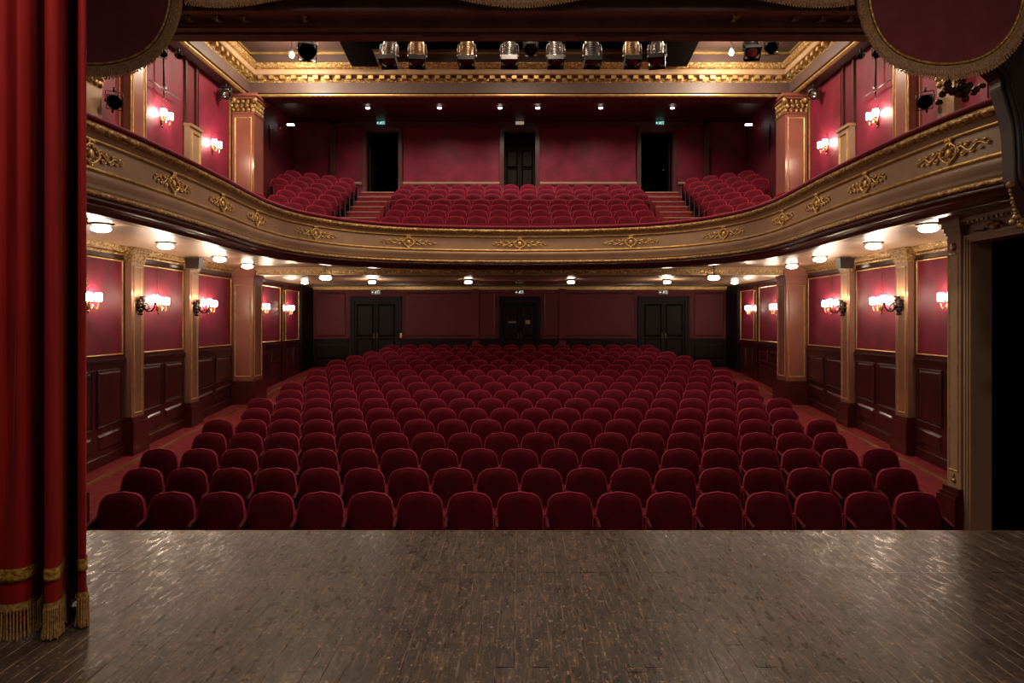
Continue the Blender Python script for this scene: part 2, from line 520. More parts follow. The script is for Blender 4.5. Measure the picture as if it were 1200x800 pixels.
# ---------------------------------------------------------------- side walls
LOW = [(9.15, 12.60, 2.97), (13.12, 14.86, 2.95), (15.36, 17.33, 2.93), (18.25, 20.88, 2.88), (21.32, 22.62, 2.84)]
PIL = [(12.66, 13.08), (14.90, 15.32)]
DADO = 1.13
walls = {}
for s in (-1, 1):
    nm = 'wall_left' if s < 0 else 'wall_right'
    mb = MB()
    mb.box(8.9, 24.2, -1.6, 9.0, -0.25, 0.0)
    mb.box(6.63, 8.9, 3.25, 9.0, -0.25, 0.0)
    wl = pm(mb, side(s)).build(nm, 'wallred')
    walls[s] = wl
    tag(wl, 'red panelled hall wall on the %s' % SIDE[s], 'wall', kind='structure')
    F = side(s)
    for i, (a, b, top) in enumerate(LOW):
        p = pm(raised(a, b, DADO + .10, DADO + .10, top, 0, 0.022, 0.004), F).build('damask_panel', 'damask', wl)
        pm(frame(a, b, DADO + .10, top, 0.032, 0.018, 0.042), F).build('gilt_frame', 'gold', p)
        # wainscot
        fa, fb = floor_z(a), floor_z(b)
        a2, b2 = a - .02, b + .02
        pm(raised(a2, b2, fa - .02, fb - .02, DADO, 0, 0.03, 0.0), F).build('wainscot_field', 'wainscot', wl)
        rail = MB()
        rail.box(a2, b2, DADO, DADO + .035, 0, 0.075)
        rail.box(a2, b2, DADO - .05, DADO, 0, 0.05)
        rail.box(a2, b2, DADO + .035, DADO + .07, 0, 0.045)
        pm(rail, F).build('dado_rail', 'wainscot', wl)
        sk = MB()
        sk.hexa([(a2, fa - .02, 0), (b2, fb - .02, 0), (b2, fb + .20, 0), (a2, fa + .20, 0), (a2, fa - .02, .05), (b2, fb - .02, .05), (b2, fb + .17, .05), (a2, fa + .17, .05)])
        pm(sk, F).build('skirting_board', 'wainscot', wl)
        n = max(2, round((b - a) / .95))
        w = (b - a) / n
        for k in range(n):
            u0, u1 = a + k * w + .09, a + (k + 1) * w - .09
            z0a, z0b = floor_z(u0), floor_z(u1)
            lo = 0.30
            h = DADO - .16
            low_top = lambda u: floor_z(u) + lo + 0.30
            if floor_z(a) < 0.0:
                q = pm(raised(u0, u1, z0a + lo + .40, z0b + lo + .40, h, .03, .058, .05), F).build('wainscot_panel', 'wainscot', wl)
                pm(frame(u0 - .02, u1 + .02, z0a + lo + .38, h + .02, .03, .03, .062, z0b + lo + .38), F).build('panel_moulding', 'wainscot', q)
                mb = MB()
                mb.hexa([(u0, z0a + lo - .03, .03), (u1, z0b + lo - .03, .03), (u1, z0b + lo + .26, .03), (u0, z0a + lo + .26, .03),
                         (u0 + .04, z0a + lo + .01, .055), (u1 - .04, z0b + lo + .01, .055), (u1 - .04, z0b + lo + .22, .055), (u0 + .04, z0a + lo + .22, .055)])
                pm(mb, F).build('wainscot_panel', 'wainscot', wl)
            else:
                q = pm(raised(u0, u1, z0a + lo, z0b + lo, h, .03, .058, .05), F).build('wainscot_panel', 'wainscot', wl)
                pm(frame(u0 - .02, u1 + .02, z0a + lo - .02, h + .02, .03, .03, .062, z0b + lo - .02), F).build('panel_moulding', 'wainscot', q)
    # frieze above the panels and gilded crown under the balcony ceiling
    mb = MB(); mb.box(9.0, 22.7, 2.985, 3.10, 0, 0.03)
    pm(mb, F).build('frieze_band', 'darkbrown', wl)
    mb = MB()
    prof = [(0, 3.06), (0.05, 3.06), (0.07, 3.09), (0.06, 3.12), (0.11, 3.15), (0.15, 3.20), (0.17, 3.235), (0, 3.235)]
    k = len(prof)
    mb.add([(u, z, w) for u in (9.0, 24.0) for (w, z) in prof], [tuple(range(k)), tuple(range(2 * k - 1, k - 1, -1))] + [(i, (i + 1) % k, (i + 1) % k + k, i + k) for i in range(k)])
    pm(mb, F).build('gilt_crown', 'goldleaf', wl)
    # pilasters, lower order
    for (a, b) in PIL:
        fz = floor_z(a)
        sh = MB(); sh.box(a, b, fz, 2.99, 0, 0.15)
        pil = pm(sh, F).build('pilaster', 'pilaster', wl)
        pm(frame(a + .07, b - .07, 0.12, 2.20, .028, .15, .165), F).build('gilt_line', 'gold', pil)
        pm(frame(a + .07, b - .07, 2.30, 2.88, .028, .15, .165), F).build('gilt_line', 'gold', pil)
        cp = MB()
        for (v0, v1, g) in ((2.94, 2.99, .015), (2.99, 3.05, .03), (3.05, 3.10, .05), (3.10, 3.15, .075), (3.15, 3.215, .105)):
            cp.box(a - g, b + g, v0, v1, 0, .15 + g)
        pm(cp, F).build('capital', 'goldleaf', pil)
        bs = MB()
        bs.box(a - .06, b + .06, fz - .03, -0.02, 0, .22)
        bs.box(a - .045, b + .045, -.02, .02, 0, .20)
        bs.box(a - .025, b + .025, .02, .06, 0, .18)
        pm(bs, F).build('plinth', 'plinth', pil)
    # slim pilaster between the rear panels and dark pier in the rear corner
    mb = MB(); mb.box(20.94, 21.26, floor_z(21), 2.95, 0, .07)
    q = pm(mb, F).build('rear_pilaster', 'wainscot', wl)
    pm(frame(20.98, 21.22, DADO + .1, 2.8, .025, .07, .085), F).build('gilt_line', 'gold', q)
    mb = MB(); mb.box(22.72, 23.99, floor_z(23.99) - .2, 3.03, 0, .10)
    pm(mb, F).build('corner_pier', 'doorwood', wl)
    # upper order along the gallery
    for (a, b) in [(12.66, 13.16)]:
        mb = MB(); mb.box(a, b, 3.5, 7.62, 0, .14)
        pil = pm(mb, F).build('pilaster', 'pink', wl)
        pm(frame(a + .05, b - .05, 4.2, 7.4, .03, .14, .155), F).build('gilt_line', 'gold', pil)
        for e in (a, b):
            g = MB(); g.box(e - .012, e + .012, 3.5, 7.62, .125, .15)
            pm(g, F).build('gilt_edge', 'gold', pil)
    mb = MB(); mb.box(14.95, 15.48, 3.5, 6.12, 0, .13)
    pil = pm(mb, F).build('short_pilaster', 'beige', wl)
    pm(frame(15.02, 15.41, 4.2, 6.02, .05, .13, .155), F).build('gilt_line', 'gold', pil)
    mb = MB(); mb.box(14.92, 15.51, 6.12, 6.18, 0, .17)
    pm(mb, F).build('cap_ledge', 'cornice', pil)
    for u in (14.97, 15.46):
        mb = MB(); mb.box(u - .035, u + .035, 6.18, 7.62, 0, .05)
        pm(mb, F).build('wall_strip', 'doorframe', wl)
    for u0, u1 in ((13.3, 14.85), (15.6, 17.2), (10.7, 12.5)):
        pm(raised(u0, u1, 4.0, 4.0, 7.5, 0, .018, .004), F).build('damask_panel', 'damask', wl)
    for u in (17.28, 11.95, 12.5, 20.05):
        mb = MB(); mb.box(u - .015, u + .015, 3.6, 7.6, 0, .03)
        pm(mb, F).build('gilt_strip', 'gold' if u < 19 else 'doorframe', wl)
    # pilaster near the proscenium
    mb = MB(); mb.box(11.3, 11.75, 3.5, 7.0, 0, .16)
    q = pm(mb, F).build('pilaster', 'beige', wl)
    cp = MB()
    for k in range(5):
        for j in range(4):
            cp.ball((11.25 + .14 * j, 5.9 + .09 * k, .16 + .02 * k), (.09, .075, .06), 6, 4)
    pm(cp, F).build('foliate_capital', 'goldleaf', q, True)

# engaged columns that carry balcony and ceiling
for s in (-1, 1):
    def X(a, b):
        return (min(s * a, s * b), max(s * a, s * b))
    col = empty('column', (s * 7.05, 17.7, floor_z(17.7)))
    tag(col, 'dusky pink square column under the balcony on the %s' % SIDE[s], 'column', kind='structure')
    def part(name, boxes, mat, parent=col, sm=False):
        b = MB()
        for bx in boxes:
            b.box(*bx)
        ob = b.build(name, mat, parent, sm)
        ob.location = -Vector((s * 7.05, 17.7, floor_z(17.7)))
        return ob
    part('shaft', [(*X(6.80, 7.34), 17.42, 18.05, .30, 2.86)], 'pink')
    part('plinth', [(*X(6.72, 7.34), 17.32, 18.15, floor_z(17.3) - .03, .22), (*X(6.74, 7.34), 17.35, 18.12, .22, .27), (*X(6.77, 7.34), 17.385, 18.08, .27, .32)], 'plinth')
    part('capital', [(*X(6.80 - g, 7.34), 17.42 - g, 18.05 + g, a, b) for (a, b, g) in ((2.86, 2.93, .02), (2.93, 2.97, .05), (2.97, 3.01, .03), (3.01, 3.215, .07))], 'pink')
    b = frame(6.86, 7.28, .42, 2.78, .03, 0, .016)
    ob = pm(b, lambda p: (s * p[0], 17.42 - p[2], p[1])).build('gilt_line', 'gold', col)
    ob.location = -Vector((s * 7.05, 17.7, floor_z(17.7)))
    b = frame(17.48, 17.99, .42, 2.78, .03, 0, .016)
    ob = pm(b, lambda p: (s * (6.80 - p[2]), p[0], p[1])).build('gilt_line', 'gold', col)
    ob.location = -Vector((s * 7.05, 17.7, floor_z(17.7)))
    col2 = empty('column', (s * 7.05, 17.7, 3.5))
    tag(col2, 'dusky pink square column with gilded capital in the gallery on the %s' % SIDE[s], 'column', kind='structure')
    def part2(name, b, mat, sm=False):
        ob = b.build(name, mat, col2, sm)
        ob.location = -Vector((s * 7.05, 17.7, 3.5))
        return ob
    b = MB(); b.box(*X(6.78, 7.34), 17.42, 18.05, 3.5, 7.14)
    part2('shaft', b, 'pink')
    part2('gilt_line', pm(frame(6.84, 7.28, 4.0, 7.05, .035, 0, .018), lambda p: (s * p[0], 17.42 - p[2], p[1])), 'gold')
    b = MB()
    b.box(*X(6.76, 7.34), 17.40, 18.07, 7.14, 7.18)
    b.box(*X(6.80, 7.34), 17.44, 18.03, 7.18, 7.50)
    b.box(*X(6.70, 7.34), 17.34, 18.13, 7.50, 7.56)
    b.box(*X(6.66, 7.34), 17.30, 18.17, 7.56, 7.635)
    part2('capital_block', b, 'pink')
    b = MB()
    for row, zz in enumerate((7.23, 7.34, 7.45)):
        for j in range(5):
            b.ball((s * (6.80 + .13 * j + .03 * (row % 2)), 17.42 - .012 * row, zz), (.055, .05, .065), 6, 4)
            b.ball((s * (6.79 - .012 * row), 17.46 + .13 * j, zz), (.05, .055, .065), 6, 4)
    for dx in (6.74, 7.27):
        b.ball((s * dx, 17.36, 7.47), (.075, .07, .075), 8, 5)
    part2('acanthus_leaves', b, 'goldleaf', True)

# ---------------------------------------------------------------- rear walls
mb = MB(); mb.box(-7.4, 7.4, 24.0, 24.25, -1.6, 3.3)
wb = mb.build('wall_back', 'wallred')
tag(wb, 'dark red back wall of the stalls under the balcony', 'wall', kind='structure')
R24 = rear(24.0)
fz = floor_z(24.0)
DX = [(-5.05, 1.56), (0.0, 1.14), (5.05, 1.56)]
edges = [-7.25, -5.05 - .95, -5.05 + .95, -.72, .72, 5.05 - .95, 5.05 + .95, 7.25]
for a, b in ((-7.25, -6.0), (-4.1, -.75), (.75, 4.1), (6.0, 7.25)):
    p = pm(raised(a + .12, b - .12, 1.32, 1.32, 2.84, 0, .02, .004), R24).build('wall_panel', 'wallred', wb)
    pm(frame(a + .12, b - .12, 1.32, 2.84, .04, .018, .04), R24).build('panel_moulding', 'doorframe', p)
    q = MB(); q.box(a, b, fz - .02, 1.17, 0, .03)
    pm(q, R24).build('wainscot_field', 'doorwood', wb)
    q = MB(); q.box(a, b, 1.17, 1.24, 0, .07); q.box(a, b, 1.12, 1.17, 0, .045)
    pm(q, R24).build('dado_rail', 'doorwood', wb)
    n = max(1, round((b - a) / .9)); w = (b - a) / n
    for k in range(n):
        pm(raised(a + k * w + .1, a + (k + 1) * w - .1, fz + .28, fz + .28, 1.04, .03, .055, .05), R24).build('wainscot_panel', 'doorwood', wb)
for x in (-1.55, 1.5):
    q = MB(); q.box(x - .12, x + .12, fz, 2.98, 0, .06)
    pm(q, R24).build('wall_strip', 'wallred', wb)
mb = MB(); mb.box(-7.3, 7.3, 2.95, 3.06, 0, .06); mb.box(-7.3, 7.3, 2.98, 3.06, .06, .10)
pm(mb, R24).build('crown_moulding', 'gold', wb)

def double_door(name, xc, w, y, z0, z1, mat, label, fr='doorwood', leafs=True):
    d = empty(name, (xc, y, z0))
    tag(d, label, 'door', kind='structure')
    T = lambda p: (p[0], -p[2], p[1])
    h = z1 - z0
    b = MB()
    b.box(-w / 2 - .13, -w / 2, 0, h + .13, 0, .08); b.box(w / 2, w / 2 + .13, 0, h + .13, 0, .08); b.box(-w / 2, w / 2, h, h + .13, 0, .08)
    b.box(-w / 2 - .15, -w / 2 - .09, 0, h + .15, 0, .11); b.box(w / 2 + .09, w / 2 + .15, 0, h + .15, 0, .11); b.box(-w / 2 - .15, w / 2 + .15, h + .09, h + .15, 0, .11)
    pm(b, T).build('door_frame', fr, d)
    for sx in (-1, 1):
        a0, a1 = (-w / 2 + .01, -.006) if sx < 0 else (.006, w / 2 - .01)
        b = MB(); b.box(a0, a1, .01, h - .01, .005, .035)
        leaf = pm(b, T).build('door_leaf', mat, d)
        for (v0, v1) in ((.15, .42 * h), (.47 * h, h - .14)):
            pm(raised(a0 + .09, a1 - .09, v0, v0, v1, .035, .055, .04), T).build('door_panel', mat, leaf)
            pm(frame(a0 + .07, a1 - .07, v0 - .02, v1 + .02, .03, .035, .065), T).build('panel_moulding', mat, leaf)
        hb = MB(); hb.tube([(-sx * -.06 if False else sx * .06, -.06, 1.0), (sx * .06, -.09, 1.02), (sx * .06, -.09, 1.16), (sx * .06, -.06, 1.18)], .009, 6)
        hb.build('door_handle', 'brass', leaf)
    return d
d1 = double_door('door_1', -5.05, 1.50, 24.0, fz, 2.56, 'doorwood', 'tall black double door at the back of the stalls, nearer the curtain side')
d2 = double_door('door_2', 0.0, 1.14, 24.0, fz, 2.56, 'doorwood', 'narrow black double door in the middle of the stalls back wall')
d3 = double_door('door_3', 5.05, 1.50, 24.0, fz, 2.56, 'doorwood', 'tall black double door at the back of the stalls, nearer the doorway side')
# brass plates on the middle door and switch beside the first
mb = MB(); mb.box(.20, .36, -.075, -.066, 1.50, 1.64); mb.build('brass_plate', 'brass', d2)
mb = MB(); mb.box(-.40, -.12, -.075, -.066, 1.54, 1.60); mb.build('name_plate', 'steel', d2)
mb = MB(); mb.box(.86, .93, -.12, -.105, 1.02, 1.18); mb.build('switch_plate', 'brass', d1)

# balcony back wall, with three openings
BY = 22.2
mb = MB()
SILL = 5.94
DTOP = 8.0
dw = [(-4.46, .52), (0.0, .51), (4.46, .52)]
xs = [-7.4, -4.98, -3.94, -.51, .51, 3.94, 4.98, 7.4]
for a, b in ((-7.4, -4.98), (-3.94, -.51), (.51, 3.94), (4.98, 7.4)):
    mb.box(a, b, BY, BY + .2, 3.3, 9.0)
for a, b in ((-4.98, -3.94), (-.51, .51), (3.94, 4.98)):
    mb.box(a, b, BY, BY + .2, DTOP, 9.0)
    mb.box(a, b, BY, BY + .2, 3.3, SILL)
wbb = mb.build('wall_back_balcony', 'damask')
tag(wbb, 'red back wall of the balcony with three doorways', 'wall', kind='structure')
RB = rear(BY)
for a, b in ((-7.3, -5.13), (-3.80, -.66), (.66, 3.80), (5.13, 7.3)):
    q = MB(); q.box(a, b, 6.30, 6.36, 0, .06); q.box(a, b, 6.26, 6.30, 0, .03)
    pm(q, RB).build('dado_rail', 'beige', wbb)
q = MB(); q.box(-6.1, 6.1, 8.20, 8.30, 0, .10); q.box(-6.1, 6.1, 8.13, 8.20, 0, .05)
pm(q, RB).build('crown_moulding', 'doorframe', wbb)
for x in (-6.05, 6.05):
    q = MB(); q.box(x - .09, x + .09, 5.6, 8.3, 0, .10)
    pm(q, RB).build('wall_strip', 'doorframe', wbb)
for i, (xc, hw) in enumerate(dw):
    d = empty('door_%d' % (i + 4), (xc, BY, SILL))
    tag(d, ['open black doorway at the back of the balcony, nearer the curtain side', 'dark panelled double door in the middle of the balcony back wall',
            'open black doorway at the back of the balcony, nearer the doorway side'][i], 'door', kind='structure')
    T = lambda p: (p[0], -p[2], p[1])
    h = DTOP - SILL
    b = MB()
    b.box(-hw - .11, -hw, -.02, h + .11, 0, .05); b.box(hw, hw + .11, -.02, h + .11, 0, .05); b.box(-hw, hw, h, h + .11, 0, .05)
    b.box(-hw - .13, -hw - .08, -.02, h + .13, 0, .075); b.box(hw + .08, hw + .13, -.02, h + .13, 0, .075); b.box(-hw - .13, hw + .13, h + .08, h + .13, 0, .075)
    pm(b, T).build('door_frame', 'doorframe', d)
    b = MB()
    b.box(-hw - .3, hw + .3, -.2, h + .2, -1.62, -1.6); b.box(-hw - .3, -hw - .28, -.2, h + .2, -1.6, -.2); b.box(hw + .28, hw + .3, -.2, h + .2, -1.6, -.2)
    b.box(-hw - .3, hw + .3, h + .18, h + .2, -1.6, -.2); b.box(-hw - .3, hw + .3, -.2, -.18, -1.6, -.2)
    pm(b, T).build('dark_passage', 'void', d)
    if i == 1:
        for sx in (-1, 1):
            a0, a1 = (-hw + .01, -.006) if sx < 0 else (.006, hw - .01)
            b = MB(); b.box(a0, a1, .0, h - .01, -.54, -.50)
            leaf = pm(b, T).build('door_leaf', 'doorwood', d)
            for (v0, v1) in ((.12, .34), (.40, .95), (1.02, h - .5)):
                pm(raised(a0 + .08, a1 - .08, v0, v0, v1, -.50, -.475, .03), T).build('door_panel', 'doorwood', leaf)
                pm(frame(a0 + .06, a1 - .06, v0 - .02, v1 + .02, .025, -.50, -.47), T).build('panel_moulding', 'doorwood', leaf)
    else:
        sx = -1 if i == 0 else 1
        b = MB(); x0, x1 = sorted((sx * (hw - .10), sx * (hw - .06)))
        b.box(x0, x1, .01, h - .02, -1.05, -.12)
        leaf = pm(b, T).build('door_leaf', 'doorwood', d)
        hb = MB(); hb.tube([(sx * (hw - .12), .85, 1.0), (sx * (hw - .16), .85, 1.0), (sx * (hw - .16), .74, 1.0)], .012, 6)
        hb.build('door_handle', 'brass', leaf)

# ---------------------------------------------------------------- ceilings
CFX, CFY, CFZ = 6.93, 17.52, 8.74
mb = MB()
mb.box(-7.5, 7.5, 6.4, 16.75, CFZ, CFZ + .2)
mb.box(-7.5, -3.76, 16.75, 18.3, CFZ, CFZ + .2); mb.box(3.76, 7.5, 16.75, 18.3, CFZ, CFZ + .2)
mb.box(-3.76, 3.76, 17.30, 18.3, CFZ, CFZ + .2)
ceil = mb.build('ceiling', 'coffer')
tag(ceil, 'brown plaster ceiling recessed inside the gilded cornice', 'ceiling', kind='structure')
mb = MB()
mb.box(-3.76, 3.76, 16.75, 17.30, CFZ + .6, CFZ + .62); mb.box(-3.78, -3.76, 16.75, 17.30, CFZ, CFZ + .6); mb.box(3.76, 3.78, 16.75, 17.30, CFZ, CFZ + .6)
mb.box(-3.76, 3.76, 16.73, 16.75, CFZ, CFZ + .6); mb.box(-3.76, 3.76, 17.30, 17.32, CFZ, CFZ + .6)
mb.build('lighting_slot', 'void', ceil)
# cove walls that stand on the cornice
mb = MB()
mb.box(-7.4, -CFX, 6.7, CFY + .1, 7.70, CFZ); mb.box(CFX, 7.4, 6.7, CFY + .1, 7.70, CFZ); mb.box(-7.4, 7.4, CFY, 18.25, 7.70, CFZ)
cove_mb = mb
mb = MB()
for s in (-1, 1):
    x0, x1 = sorted((s * (CFX - .03), s * CFX))
    mb.box(x0, x1, 6.8, CFY, CFZ - .05, CFZ)
mb.box(-CFX, CFX, CFY - .03, CFY, CFZ - .05, CFZ)
cove_gl = mb
# cornice round three sides
tr = empty('trim_1', (0, 17.5, 7.64))
tag(tr, 'gilded cornice with dentils round the ceiling recess', 'cornice', kind='structure')
for nm_, b_, mt_ in (('cove_wall', cove_mb, 'coffer'), ('gilt_line', cove_gl, 'gold')):
    ob = b_.build(nm_, mt_, tr); ob.location = (0, -17.5, -7.64)
path = [(CFX, 6.75), (CFX, CFY), (-CFX, CFY), (-CFX, 6.75)]
def csweep(name, prof, mat, sm=False):
    b = MB(); b.sweep(path, prof)
    ob = b.build(name, mat, tr, sm); ob.location = (0, -17.5, -7.64); return ob
csweep('cornice_soffit', [(-.45, 7.64), (-.10, 7.64), (-.10, 7.70), (-.45, 7.70)], 'darkceil')
csweep('lower_bead', [(-.13, 7.63), (-.08, 7.63), (-.05, 7.655), (-.05, 7.685), (-.08, 7.71), (-.13, 7.71)], 'gold')
csweep('frieze', [(-.12, 7.71), (-.075, 7.71), (-.075, 7.93), (-.12, 7.93)], 'frieze_gray')
csweep('leaf_band', [(-.10, 7.93), (-.05, 7.93), (.0, 7.965), (.02, 8.0), (-.10, 8.0)], 'goldleaf')
csweep('dentil_bed', [(-.10, 8.0), (.03, 8.0), (.03, 8.10), (-.10, 8.10)], 'goldleaf')
csweep('corona', [(-.10, 8.10), (.20, 8.10), (.22, 8.12), (.22, 8.22), (.19, 8.24), (-.10, 8.24)], 'cornice')
csweep('crown', [(-.10, 8.24), (.20, 8.24), (.25, 8.27), (.28, 8.31), (.31, 8.345), (.31, 8.37), (-.10, 8.37)], 'goldleaf')
db = MB(); db.box(-.06, .06, -.06, .06, 0, .085); dm = db.mesh('dentil', 'gold')
for k in range(48):
    inst('dentil', dm, tr, (-6.6 + k * .281, CFY - .10 - 17.5, 8.012 - 7.64))
for s in (-1, 1):
    for k in range(22):
        inst('dentil', dm, tr, (s * (CFX - .10), 17.25 - k * .281 - 17.5, 8.012 - 7.64))
# ceiling over the rear of the balcony, and the beam under the cornice
mb = MB(); mb.box(-7.45, 7.45, 18.2, 22.4, 8.31, 8.45)
cb = mb.build('ceiling_balcony', 'darkceil')
tag(cb, 'dark red ceiling above the rear balcony seats', 'ceiling', kind='structure')
mb = MB(); mb.box(-7.4, 7.4, 17.60, 18.2, 7.645, 8.4); mb.box(-6.7, 6.7, 18.2, 18.35, 7.95, 8.31)
mb.build('ceiling_beam', 'darkceil', cb)

# proscenium
mb = MB()
mb.box(-7.6, 7.6, 6.05, 6.62, 4.62, 9.2)
mb.box(-7.6, -5.35, 6.05, 6.62, -2.0, 4.62); mb.box(5.35, 7.6, 6.05, 6.62, -2.0, 4.62)
pw = mb.build('wall_proscenium', 'prosc')
tag(pw, 'dark brown proscenium arch framing the stage opening', 'wall', kind='structure')
for (y0, y1, z0, nm) in ((6.02, 6.10, 4.585, 'soffit_rib'), (6.30, 6.46, 4.585, 'soffit_rib'), (6.34, 6.42, 4.57, 'soffit_rib'), (6.56, 6.72, 4.60, 'soffit_edge')):
    b = MB(); b.box(-5.3, 5.3, y0, y1, z0, 4.63 if nm == 'soffit_rib' else 4.70)
    b.build(nm, 'prosc', pw)
for x in (-3.0, -2.75, -2.5, -1.95, 1.95, 2.5, 2.75, 3.0):
    b = MB()
    sg = -1 if x < 0 else 1
    b.tube([(x + sg * .02, 6.12, 4.60), (x + sg * .01, 6.2, 4.585), (x - sg * .01, 6.28, 4.60)], [.012, .02, .01], 6)
    b.ball((x, 6.16, 4.595), (.03, .03, .02), 6, 4)
    b.build('carved_bracket', 'goldleaf' if abs(x) < 2 else 'prosc', pw, True)
for (xa, xb_) in ((-.94, -.40), (.54, 1.25)):
    b = MB(); b.box(xa, xb_, 6.575, 6.60, 4.588, 4.602); b.build('metal_strip', 'steel', pw)

# doorway walls between hall and stage
for s in (-1, 1):
    nm = 'wall_left_doorway' if s < 0 else 'wall_right_doorway'
    F = side(s, 5.92 if s > 0 else 6.10)
    mb = MB()
    mb.box(8.56, 8.96, -1.7, 3.22, 0, .25)      # far pier
    mb.box(6.62, 6.95, -1.7, 3.22, 0, .25)
    mb.box(6.95, 8.56, 2.84, 3.22, 0, .25)
    wd = pm(mb, F).build(nm, 'beige')
    tag(wd, 'beige doorway wall with pilaster beside the stage, %s' % SIDE[s], 'wall', kind='structure')
    b = MB(); b.box(8.90, 8.96, -1.7, 3.22, -1.6, 0.0)
    pm(b, F).build('return_wall', 'wallred', wd)
    # pilaster
    b = MB(); b.box(8.67, 8.94, -0.3, 2.95, .25, .32)
    pil = pm(b, F).build('pilaster', 'beige', wd)
    pm(frame(8.71, 8.90, -.08, 2.72, .022, .32, .335), F).build('gilt_line', 'gold', pil)
    b = MB()
    b.box(8.64, 9.03, -1.4, -.41, .2, .41); b.box(8.65, 9.01, -.41, -.36, .2, .385); b.box(8.66, 8.98, -.36, -.29, .2, .36)
    pm(b, F).build('plinth', 'plinth', pil)
    b = MB(); b.ball((8.80, -.20, .33), (.05, .035, .02), 6, 4); b.ball((8.80, -.15, .33), (.02, .045, .02), 6, 4); b.ball((8.80, 2.80, .33), (.05, .06, .03), 6, 4)
    pm(b, F).build('leaf_ornament', 'goldleaf', pil, True)
    b = MB()
    for (v0, v1, g) in ((2.95, 2.99, .015), (2.99, 3.05, .03), (3.05, 3.12, .05), (3.12, 3.215, .075)):
        b.box(8.67 - g, 8.94 + g, v0, v1, .0, .32 + g)
    pm(b, F).build('capital', 'beige', pil)
    # architrave round the opening
    for k, (g, w) in enumerate(((.0, .268), (.03, .283), (.06, .297))):
        b = MB()
        b.box(8.56 + g, 8.56 + g + .03, -1.7, 2.84 + g + .03, .25, w); b.box(6.95, 8.56 + g, 2.84 + g, 2.84 + g + .03, .25, w)
        pm(b, F).build('architrave', 'beige', wd)
    b = MB(); b.box(6.62, 8.62, 3.10, 3.15, .25, .35); b.box(6.62, 8.62, 3.15, 3.215, .25, .41); b.box(6.62, 8.62, 3.06, 3.10, .25, .30)
    pm(b, F).build('entablature', 'beige', wd)
    dn = MB()
    for k in range(22):
        dn.box(8.54 - k * .085 - .05, 8.54 - k * .085, 3.065, 3.105, .25, .335)
    o2 = pm(dn, F).build('carved_moulding', 'goldleaf', wd); o2['kind'] = 'stuff'
    # cartouche above the opening
    b = MB()
    for (du, dv, r) in ((0, 0, .06), (.05, .03, .035), (-.05, .03, .035), (0, .07, .03), (.12, -.03, .022), (-.12, -.03, .022), (.19, -.045, .018), (-.19, -.045, .018), (.25, -.04, .014), (-.25, -.04, .014)):
        b.ball((8.12 + du * 1.3, 2.985 + dv * .6, .28), (r * 1.2, r * .8, .03), 8, 5)
    pm(b, F).build('cartouche', 'goldleaf', wd, True)
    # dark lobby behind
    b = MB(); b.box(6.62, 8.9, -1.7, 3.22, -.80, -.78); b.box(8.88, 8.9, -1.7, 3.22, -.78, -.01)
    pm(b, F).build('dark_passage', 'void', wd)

# ---------------------------------------------------------------- the balcony
half = [(5.15, 6.35), (5.02, 6.8), (4.90, 7.3), (4.82, 8.0), (4.78, 9.0), (4.78, 10.0), (4.80, 11.0), (4.85, 12.0), (4.86, 13.0), (4.73, 13.95), (4.42, 14.75), (3.92, 15.50), (3.3, 16.0), (2.6, 16.33), (1.8, 16.53), (0.9, 16.66), (0, 16.70)]
bpath = catmull(half + [(-x, y) for (x, y) in half[-2::-1]], 5)
RZ = 4.165
bal = empty('balcony', (0, 16.7, RZ - 1.05))
tag(bal, 'curved beige balcony front with gilded mouldings and ornaments', 'balcony', kind='structure')
def bsweep(name, prof, mat, sm=False):
    b = MB(); b.sweep(bpath, [(o, RZ + z) for (o, z) in prof])
    ob = b.build(name, mat, bal, sm); ob.location = (0, -16.7, -(RZ - 1.05)); return ob
bsweep('parapet_core', [(-.16, -.06), (-.02, -.06), (-.02, -.86), (-.16, -.86)], 'wallred')
bsweep('velvet_rail', [(-.20, -.08), (-.20, -.02), (-.15, .0), (.06, .0), (.10, -.02), (.115, -.05), (.09, -.075)], 'rail_velvet', True)
bsweep('gilt_torus', [(-.05, -.08), (.06, -.075), (.10, -.10), (.115, -.13), (.10, -.165), (.06, -.19), (-.05, -.19)], 'goldleaf', True)
bsweep('cove_band', [(-.05, -.19), (.05, -.19), (.03, -.22), (.015, -.25), (-.05, -.25)], 'beige')
bsweep('gilt_fillet', [(-.05, -.25), (.025, -.25), (.035, -.265), (.025, -.285), (-.05, -.285)], 'gold', True)
bsweep('frieze', [(-.05, -.285), (.0, -.285), (.0, -.57), (-.05, -.57)], 'beige')
bsweep('gilt_fillet', [(-.05, -.57), (.03, -.57), (.05, -.59), (.045, -.615), (.02, -.63), (-.05, -.63)], 'gold', True)
bsweep('ogee_band', [(-.05, -.63), (.03, -.63), (.045, -.66), (.04, -.70), (.015, -.75), (.0, -.79), (.0, -.83), (-.05, -.83)], 'beige', True)
bsweep('gilt_bead', [(-.05, -.83), (.02, -.83), (.05, -.85), (.055, -.875), (.04, -.90), (-.05, -.905)], 'goldleaf', True)
bsweep('lower_torus', [(-.20, -.905), (.02, -.905), (.03, -.93), (.01, -.965), (-.04, -.985), (-.20, -.985)], 'darkbrown', True)
bsweep('lower_cove', [(-.36, -.985), (-.06, -.985), (-.10, -1.0), (-.18, -1.02), (-.22, -1.035), (-.22, -1.05), (-.36, -1.05)], 'darkbrown')
